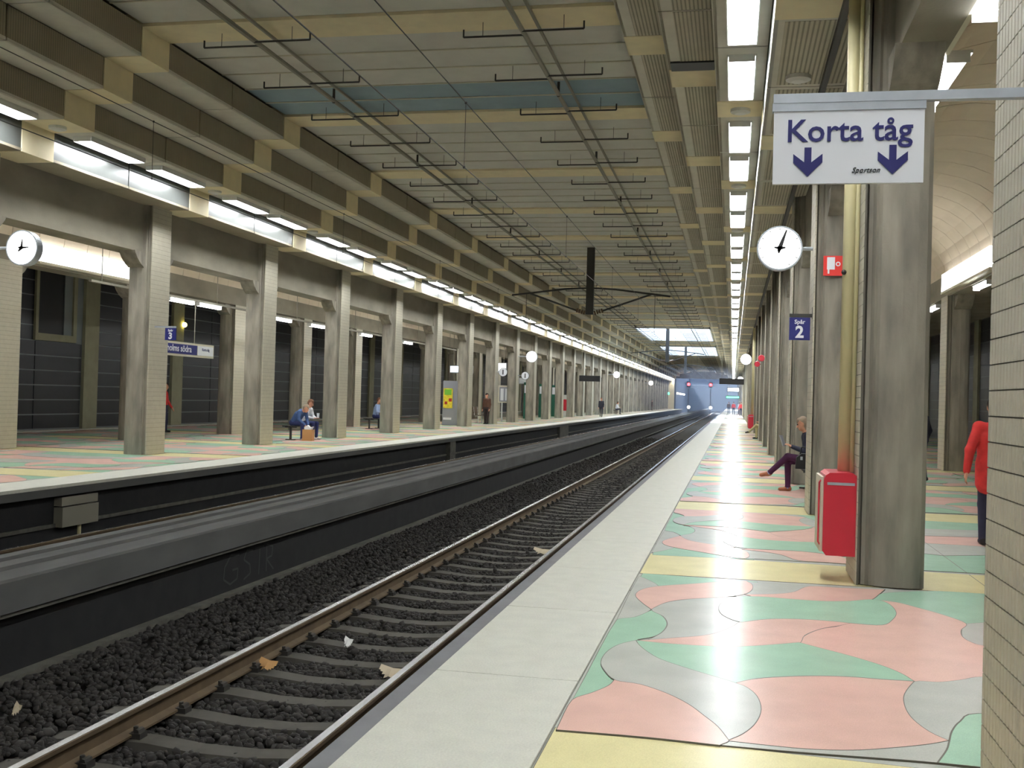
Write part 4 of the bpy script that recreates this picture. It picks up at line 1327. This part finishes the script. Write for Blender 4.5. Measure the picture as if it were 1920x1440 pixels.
def surface(prims, res):
    """prims: (p, q, r1, r2, material index); returns verts, quads, material per quad (surface nets)"""
    P = np.array([p[0] for p in prims], float); Q = np.array([p[1] for p in prims], float)
    R1 = np.array([p[2] for p in prims]); R2 = np.array([p[3] for p in prims])
    lo = np.minimum(P, Q).min(0) - max(R1.max(), R2.max()) - 2 * res
    hi = np.maximum(P, Q).max(0) + max(R1.max(), R2.max()) + 2 * res
    n = np.ceil((hi - lo) / res).astype(int) + 1
    ax = [lo[i] + res * np.arange(n[i]) for i in range(3)]
    D = np.full(tuple(n), 1.0, np.float32)
    k = 0.022
    for i in range(len(prims)):
        rm = max(R1[i], R2[i]) + 0.1
        a = np.maximum(((np.minimum(P[i], Q[i]) - rm - lo) / res).astype(int), 0)
        b = np.minimum(((np.maximum(P[i], Q[i]) + rm - lo) / res).astype(int) + 2, n)
        X, Y, Z = np.meshgrid(ax[0][a[0]:b[0]], ax[1][a[1]:b[1]], ax[2][a[2]:b[2]], indexing='ij')
        V = np.stack([X, Y, Z], -1)
        d = Q[i] - P[i]
        L2 = max(1e-9, d @ d)
        t_ = np.clip(((V - P[i]) @ d) / L2, 0, 1)
        dist = np.linalg.norm(V - P[i] - t_[..., None] * d, axis=-1) - (R1[i] + (R2[i] - R1[i]) * t_)
        sl_ = (slice(a[0], b[0]), slice(a[1], b[1]), slice(a[2], b[2]))
        o = D[sl_]
        kk = k if max(R1[i], R2[i]) > 0.02 else 0.004
        h = np.clip(0.5 + 0.5 * (o - dist) / kk, 0, 1)
        D[sl_] = o * (1 - h) + dist * h - kk * h * (1 - h)
    ins = D < 0
    c = [ins[x:n[0] - 1 + x, y:n[1] - 1 + y, z:n[2] - 1 + z] for x in (0, 1) for y in (0, 1) for z in (0, 1)]
    cnt = sum(q.astype(np.int8) for q in c)
    act = (cnt > 0) & (cnt < 8)
    idx = -np.ones(act.shape, int)
    cells = np.argwhere(act)
    idx[act] = np.arange(len(cells))
    acc = np.zeros((len(cells), 3)); num = np.zeros(len(cells))
    offs = np.array([(x, y, z) for x in (0, 1) for y in (0, 1) for z in (0, 1)])
    vals = np.stack([D[cells[:, 0] + o[0], cells[:, 1] + o[1], cells[:, 2] + o[2]] for o in offs], 1)
    for i in range(8):
        for j in range(i + 1, 8):
            if np.abs(offs[i] - offs[j]).sum() == 1:
                u, v = vals[:, i], vals[:, j]
                m_ = (u < 0) != (v < 0)
                t_ = np.where(m_, u / np.where(m_, u - v, 1), 0)
                acc += np.where(m_[:, None], offs[i] + t_[:, None] * (offs[j] - offs[i]), 0)
                num += m_
    verts = lo + res * (cells + acc / num[:, None])
    quads = []
    for a in range(3):
        b, c_ = (a + 1) % 3, (a + 2) % 3
        e = np.zeros(3, int); e[a] = 1
        s0 = ins[tuple(slice(0, n[i] - 1) for i in range(3))]
        s1 = ins[tuple(slice(e[i], n[i] - 1 + e[i]) for i in range(3))]
        ed = np.argwhere(s0 != s1)
        ed = ed[(ed[:, b] > 0) & (ed[:, c_] > 0)]
        f0 = ins[ed[:, 0], ed[:, 1], ed[:, 2]]
        ob = np.zeros(3, int); ob[b] = 1
        oc = np.zeros(3, int); oc[c_] = 1
        q = np.stack([idx[tuple((ed - x).T)] for x in (ob + oc, oc, 0 * ob, ob)], 1)
        q = np.where(f0[:, None], q, q[:, ::-1])
        quads.append(q)
    quads = np.concatenate(quads)
    cen = verts[quads].mean(1)
    best = np.full(len(cen), 9.0); mi = np.zeros(len(cen), int)
    for i in range(len(prims)):
        d = Q[i] - P[i]
        t_ = np.clip(((cen - P[i]) @ d) / max(1e-9, d @ d), 0, 1)
        dist = np.linalg.norm(cen - P[i] - t_[:, None] * d, axis=-1) - (R1[i] + (R2[i] - R1[i]) * t_)
        m_ = dist < best
        best[m_] = dist[m_]; mi[m_] = prims[i][4]
    return verts, quads, mi


SLOT = ['skin', 'hair', 'top', 'legs', 'shoes', 'sock']


def hand(prims, w_, d, side, curl=0.5):
    """palm and five fingers beyond wrist w_ in direction d"""
    w_, d = Vector(w_), Vector(d).normalized()
    lat = d.cross(Vector((0, 0, 1)))
    if lat.length < 0.2:
        lat = Vector((1, 0, 0))
    lat.normalize()
    nrm = lat.cross(d)
    c = w_ + d * 0.05
    for s_ in (-0.024, 0.0, 0.024):
        prims.append((tuple(w_ + lat * s_ * 0.7), tuple(w_ + d * 0.085 + lat * s_), 0.017, 0.016, 0))
    for k, (s_, l_) in enumerate(((-0.033, 0.055), (-0.011, 0.068), (0.011, 0.072), (0.033, 0.064))):
        a = w_ + d * 0.09 + lat * s_
        b = a + d * l_ * 0.55 - nrm * l_ * 0.25 * curl
        e = b + d * l_ * 0.35 - nrm * l_ * 0.6 * curl
        prims.append((tuple(a), tuple(b), 0.0095, 0.009, 0)); prims.append((tuple(b), tuple(e), 0.009, 0.0078, 0))
    a = w_ + d * 0.03 + lat * 0.03 * side
    b = a + d * 0.035 + lat * 0.03 * side - nrm * 0.012
    prims.append((tuple(a), tuple(b), 0.012, 0.011, 0)); prims.append((tuple(b), tuple(b + d * 0.032 - nrm * 0.012), 0.0105, 0.009, 0))


def person(label, loc, rz, J, cols, res=0.016, hair='short', skirt=0.0, group=None, bulk=1.0, fingers=True):
    """J: joints in local metres, facing +x, left = +y. cols: materials for hair, top, legs, shoes, sock"""
    pr = []
    pel, che, nk, hd = (Vector(J[k]) for k in ('pelvis', 'chest', 'neck', 'head'))
    lat = Vector((0, 1, 0))
    up_ = (nk - pel).normalized()
    fw = (hd - nk).normalized()
    face = Vector(J.get('face', (1, 0, -0.1))).normalized()
    top = hd + Vector((0, 0, 0.0))
    # torso
    pr.append((tuple(pel - lat * 0.075), tuple(pel + lat * 0.075), 0.115 * bulk, 0.115 * bulk, 3))
    for s_ in (-1, 1):
        pr.append((tuple(pel + lat * s_ * 0.07 + up_ * 0.08), tuple(che + lat * s_ * 0.085), 0.108 * bulk, 0.115 * bulk, 2))
        sh = Vector(J['shoulder_l' if s_ > 0 else 'shoulder_r'])
        pr.append((tuple(che + up_ * 0.07), tuple(sh), 0.10 * bulk, 0.066 * bulk, 2))
    pr.append((tuple(pel + up_ * 0.1), tuple(che + up_ * 0.1), 0.112 * bulk, 0.112 * bulk, 2))
    if skirt:
        for s_ in (-1, 1):
            pr.append((tuple(pel + lat * s_ * 0.08 + up_ * 0.05), tuple(pel + lat * s_ * 0.085 - up_ * skirt), 0.122 * bulk, 0.118 * bulk, 2))
    pr.append((tuple(nk - up_ * 0.05), tuple(hd - fw * 0.03), 0.055, 0.052, 0))
    # head
    upv = (Vector((0, 0, 1)) - face * face.z).normalized()
    pr.append((tuple(hd - upv * 0.045 + face * 0.022), tuple(hd + upv * 0.035 - face * 0.004), 0.071, 0.086, 0))
    pr.append((tuple(hd - upv * 0.085 + face * 0.045), tuple(hd - upv * 0.075 + face * 0.03), 0.034, 0.045, 0))
    pr.append((tuple(hd + face * 0.095 + upv * 0.005), tuple(hd + face * 0.108 - upv * 0.028), 0.008, 0.014, 0))
    side = upv.cross(face).normalized()
    for s_ in (-1, 1):
        pr.append((tuple(hd + side * s_ * 0.083 + upv * 0.012), tuple(hd + side * s_ * 0.083 - upv * 0.02), 0.014, 0.010, 0))
    if hair != 'none':
        pr.append((tuple(hd + upv * 0.05 - face * 0.022), tuple(hd + upv * 0.02 - face * 0.04), 0.089, 0.084, 1))
        pr.append((tuple(hd + upv * 0.075 + face * 0.03), tuple(hd + upv * 0.075 - face * 0.02), 0.062, 0.075, 1))
        if hair == 'full':
            pr.append((tuple(hd - face * 0.05), tuple(hd - face * 0.055 - upv * 0.08), 0.085, 0.065, 1))
    # limbs
    for s_, q in ((1, 'l'), (-1, 'r')):
        sh, el, wr = (Vector(J[k + q]) for k in ('shoulder_', 'elbow_', 'wrist_'))
        pr.append((tuple(sh), tuple(el), 0.062 * bulk, 0.05 * bulk, 2))
        pr.append((tuple(el), tuple(wr), 0.05 * bulk, 0.037 * bulk, 2))
        d = Vector(J['hand_' + q]) if 'hand_' + q in J else (wr - el)
        if fingers:
            hand(pr, wr, d, 1 if s_ > 0 else -1, J.get('curl', 0.5))
        else:
            pr.append((tuple(wr), tuple(wr + d.normalized() * 0.14), 0.034, 0.024, 0))
        hp, kn, an = (Vector(J[k + q]) for k in ('hip_', 'knee_', 'ankle_'))
        pr.append((tuple(hp), tuple(kn), 0.092 * bulk, 0.062 * bulk, 3))
        pr.append((tuple(kn), tuple(an), 0.062 * bulk, 0.048 * bulk, 3))
        if 'sock' in cols:
            pr.append((tuple(an + (an - kn).normalized() * 0.02), tuple(an + (an - kn).normalized() * 0.05), 0.042, 0.04, 5))
        td = Vector(J.get('toe_' + q, (1, 0, 0)))
        ft = an + (an - kn).normalized() * (0.05 if 'sock' in cols else 0.03)
        pr.append((tuple(ft - td * 0.03), tuple(ft + td * 0.14 + Vector((0, 0, -0.012 if td.z == 0 else 0))), 0.042, 0.034, 4))
    verts, quads, mi = surface(pr, res)
    zmin = verts[:, 2].min()
    if J.get('ground', True):
        verts[:, 2] -= zmin
    me = bpy.data.meshes.new('body')
    me.from_pydata(verts.tolist(), [], quads.tolist())
    for k in SLOT:
        me.materials.append(MATS['skin'] if k == 'skin' else MATS[cols.get(k, cols['top'])])
    me.polygons.foreach_set('material_index', mi.astype(np.int32))
    me.polygons.foreach_set('use_smooth', [True] * len(me.polygons))
    me.update()
    o = thing('person', loc, label, 'person', group, rz=rz)
    link('body', me, o)
    if res < 0.02:
        for s_ in (-1, 1):
            e = hd + face * 0.089 + side * s_ * 0.032 + upv * 0.014 - Vector((0, 0, zmin if J.get('ground', True) else 0))
            MB().ball(tuple(e), 0.011, 8).build('eye', 'hair_dark', o, org=(0, 0, 0))
    return o


def standing(stride=0.0, lean=0.0, arm=0.1, h=1.0):
    J = dict(pelvis=(0, 0, 0.93), chest=(lean * 0.5, 0, 1.27), neck=(lean, 0, 1.47), head=(lean * 1.1 + 0.02, 0, 1.64),
             shoulder_l=(lean * 0.9, 0.18, 1.41), shoulder_r=(lean * 0.9, -0.18, 1.41), elbow_l=(-0.03 + arm, 0.235, 1.13), elbow_r=(-0.03 - arm * 0.5, -0.235, 1.13),
             wrist_l=(0.06 + arm * 1.6, 0.24, 0.89), wrist_r=(0.05 - arm * 0.4, -0.24, 0.88),
             hip_l=(0, 0.09, 0.9), hip_r=(0, -0.09, 0.9), knee_l=(stride * 0.6 + 0.02, 0.095, 0.5), knee_r=(-stride * 0.35 + 0.02, -0.095, 0.5),
             ankle_l=(stride, 0.09, 0.09), ankle_r=(-stride, -0.09, 0.09 + abs(stride) * 0.2))
    if h != 1.0:
        J = {k: tuple(c * h for c in v) for k, v in J.items()}
    return J


def seated(lean=0.1, drop=0.0, cross=False, arms='lap', seat=0.56):
    J = dict(pelvis=(0, 0, seat), chest=(lean * 0.6, 0, seat + 0.34 - drop * 0.3), neck=(lean, 0, seat + 0.53 - drop * 0.6), head=(lean * 1.25 + 0.04, 0, seat + 0.69 - drop),
             shoulder_l=(lean * 0.95, 0.175, seat + 0.46 - drop * 0.5), shoulder_r=(lean * 0.95, -0.175, seat + 0.46 - drop * 0.5),
             elbow_l=(lean + 0.05, 0.24, seat + 0.19), elbow_r=(lean + 0.05, -0.24, seat + 0.19), wrist_l=(lean + 0.26, 0.1, seat + 0.2), wrist_r=(lean + 0.26, -0.1, seat + 0.2),
             hip_l=(0, 0.09, seat - 0.02), hip_r=(0, -0.09, seat - 0.02), knee_l=(0.43, 0.12, seat - 0.02), knee_r=(0.43, -0.12, seat - 0.02),
             ankle_l=(0.42, 0.12, 0.09), ankle_r=(0.42, -0.12, 0.09))
    if cross:
        J.update(knee_l=(0.44, 0.02, seat + 0.06), ankle_l=(0.74, -0.08, seat - 0.24), toe_l=(0.95, 0, -0.2))
    J['face'] = (1, 0, -0.25 - drop)
    return J


# reader on the Spår 2 platform, legs crossed, towards the track (-x)
J = seated(0.12, 0.03, True, seat=0.58)
J.update(wrist_l=(0.36, 0.07, 0.82), wrist_r=(0.36, -0.10, 0.82), elbow_l=(0.12, 0.24, 0.74), elbow_r=(0.12, -0.24, 0.74), hand_l=(0.6, -0.2, 0.3), hand_r=(0.6, 0.2, 0.3))
person('seated reader in dark jacket and plum trousers with crossed legs', (1.45, 20.45, 0), math.pi, J,
       dict(hair='hair_grey', top='jacket_navy', legs='trouser_plum', shoes='shoe_tan', sock='sock_blue'), 0.011, 'full')
bk_ = thing('book', (0.98, 20.45, 0.93), 'open grey paperback held by the seated reader', 'book', rz=math.pi)
for s_ in (-1, 1):
    q = MB().add([(0.0, 0, -0.1), (0.05, s_ * 0.13, -0.1), (0.12, s_ * 0.13, 0.10), (0.07, 0, 0.10), (0.012, 0, -0.1), (0.062, s_ * 0.13, -0.1), (0.132, s_ * 0.13, 0.10), (0.082, 0, 0.10)],
                 [(0, 1, 2, 3), (7, 6, 5, 4), (0, 4, 5, 1), (1, 5, 6, 2), (2, 6, 7, 3), (3, 7, 4, 0)])
    q.build('cover', 'grey_panel', bk_, org=(0, 0, 0))
hb = thing('handbag', (1.28, 20.05, 0.46), 'black handbag with bright buckles on the bench beside the reader', 'handbag')
MB().prism([(1.12, 0.46), (1.48, 0.46), (1.45, 0.68), (1.38, 0.73), (1.22, 0.73), (1.14, 0.66)], 19.86, 20.06, 'y').build('body', 'black', hb)
MB().box(1.2, 1.24, 19.85, 19.86, 0.62, 0.68).box(1.36, 1.4, 19.85, 19.86, 0.62, 0.68).build('buckle', 'galv', hb)
MB().path([(1.2, 19.96, 0.72), (1.22, 19.96, 0.84), (1.38, 19.96, 0.84), (1.4, 19.96, 0.72)], 0.012, 6).build('handle', 'black', hb)
# two people on the Spår 3 bench, towards the track (+x)
J = seated(0.34, 0.22, seat=0.57)
J.update(elbow_l=(0.36, 0.22, 0.68), elbow_r=(0.36, -0.22, 0.68), wrist_l=(0.5, 0.08, 0.52), wrist_r=(0.5, -0.08, 0.52), hand_l=(0.2, -0.2, -1), hand_r=(0.2, 0.2, -1))
person('seated person in blue denim jacket bending forward on the bench', (-14.0, 33.05, 0), -0.25, J, dict(hair='hair_grey', top='denim', legs='trouser_navy', shoes='shoe_white'), 0.013)
J = seated(0.16, 0.06, seat=0.57)
J.update(wrist_l=(0.42, 0.06, 0.72), wrist_r=(0.42, -0.08, 0.72), hand_l=(1, -0.1, 0.1), hand_r=(1, 0.1, 0.1))
person('seated person in white shirt holding a white cup on the bench', (-13.95, 33.75, 0), -0.15, J, dict(hair='hair_brown', top='shirt_white', legs='trouser_navy', shoes='shoe_white'), 0.013)
cu = MB().tube((-13.42, 33.66, 0.72), (-13.42, 33.66, 0.86), 0.035, 12, 0, 0.045).tube((-13.42, 33.66, 0.86), (-13.42, 33.66, 0.875), 0.048, 12)
tag(cu.build('paper_cup', 'white_sign'), 'white paper cup in the hands of the person in white', 'cup')
bg_ = thing('paper_bag', (-13.35, 32.75, 0), 'brown paper bag with white paper standing by the bench', 'bag')
MB().prism([(-13.52, 32.6), (-13.2, 32.62), (-13.21, 32.86), (-13.51, 32.85)], 0.0, 0.36, 'z').build('body', 'paper_bag', bg_)
MB().prism([(-13.47, 0.34), (-13.25, 0.35), (-13.2, 0.46), (-13.3, 0.42), (-13.38, 0.5), (-13.49, 0.43)], 32.68, 32.8, 'y').build('wrapping_paper', 'white_sign', bg_)
# walker in red jacket seen past the pier
J = standing(0.10, 0.02, -0.10)
J.update(elbow_l=(-0.10, 0.30, 1.14), wrist_l=(-0.12, 0.335, 0.90))
person('walking person in red jacket and dark trousers beyond the tiled pier', (3.04, 13.6, 0), math.pi / 2, J, dict(hair='hair_dark', top='jacket_red', legs='trouser_dark', shoes='shoe_dark'), 0.012, 'full', bulk=1.12, skirt=0.17)
# people further away
person('standing person in long brown coat beside the notice board', (-13.75, 60.0, 0), -1.9, standing(0.02, 0.0, 0.02), dict(hair='hair_dark', top='coat_brown', legs='trouser_brown', shoes='shoe_dark'), 0.02, bulk=1.1, fingers=False)
person('walking person in dark suit and white shirt near the departure board', (-11.75, 98.0, 0), -1.57, standing(0.12, 0.03, 0.1), dict(hair='hair_brown', top='suit', legs='suit', shoes='shoe_dark'), 0.026, fingers=False)
person('seated person with pale trousers and outstretched leg between far columns', (1.5, 50.2, 0), math.pi, seated(0.05, 0.0, True, seat=0.58), dict(hair='hair_grey', top='beige', legs='beige', shoes='shoe_dark'), 0.02, fingers=False)
person('person in red jacket half hidden behind the Spår 3 sign column', (-19.62, 34.8, 0), 0.4, standing(0.05), dict(hair='hair_dark', top='jacket_red', legs='trouser_dark', shoes='shoe_dark'), 0.02, fingers=False)
person('seated person in pale clothes half hidden behind a tiled column', (-15.7, 46.2, 0), 0.0, seated(0.1, 0.0, seat=0.58), dict(hair='hair_brown', top='sock_blue', legs='trouser_navy', shoes='shoe_dark'), 0.02, fingers=False)
bench(-15.75, 46.2, 0, 'bench under the half-hidden seated person')
person('dark-clothed person half hidden behind the fluted column', (4.08, 25.0, 0), 2.6, standing(0.05), dict(hair='hair_dark', top='jacket_navy', legs='trouser_dark', shoes='shoe_dark'), 0.02, fingers=False)
person('pale-topped person sitting by the bright far windows', (-12.7, 120.0, 0), 0.0, seated(0.1, seat=0.58), dict(hair='hair_dark', top='shirt_white', legs='suit', shoes='shoe_dark'), 0.03, fingers=False)
bench(-12.75, 120.0, 0, 'bench under the pale-topped person')
person('person in dark red coat near the end of the ' + P3, (-13.0, 178.0, 0), 0.5, standing(0.05), dict(hair='hair_dark', top='coat_brown', legs='coat_brown', shoes='shoe_dark'), 0.035, fingers=False)
for n_, (x, y, tp, lab) in enumerate(((0.1, 150.0, 'jacket_red', 'far person in red coat on the sunlit ' + P2), (0.9, 155.0, 'shirt_white', 'far person in white top on the sunlit ' + P2), (1.0, 140.0, 'jacket_red', 'far person in red skirt by the sunlit columns'), (-0.6, 165.0, 'coat_brown', 'far person in brown by the bright platform edge'))):
    person(lab, (x, y, 0), -1.4, standing(0.1), dict(hair='hair_dark', top=tp, legs='trouser_dark', shoes='shoe_dark'), 0.035, fingers=False)

# ------------------------------------------------------------------ haze in the far half of the hall
hz = MB().box(-11.98, 1.1, 118, ZEND + 44, -0.5, 5.8)
hm = bpy.data.materials.new('haze')
hm.use_nodes = True
hn = hm.node_tree
hn.nodes.clear()
vs_ = hn.nodes.new('ShaderNodeVolumeScatter')
vs_.inputs['Color'].default_value = (0.62, 0.76, 1.0, 1)
vs_.inputs['Density'].default_value = 0.0035
out_ = hn.nodes.new('ShaderNodeOutputMaterial')
hn.links.new(vs_.outputs[0], out_.inputs['Volume'])
MATS['haze'] = hm
tag(hz.build('haze', 'haze'), 'thin bluish haze filling the far half of the hall', 'haze', kind='stuff')
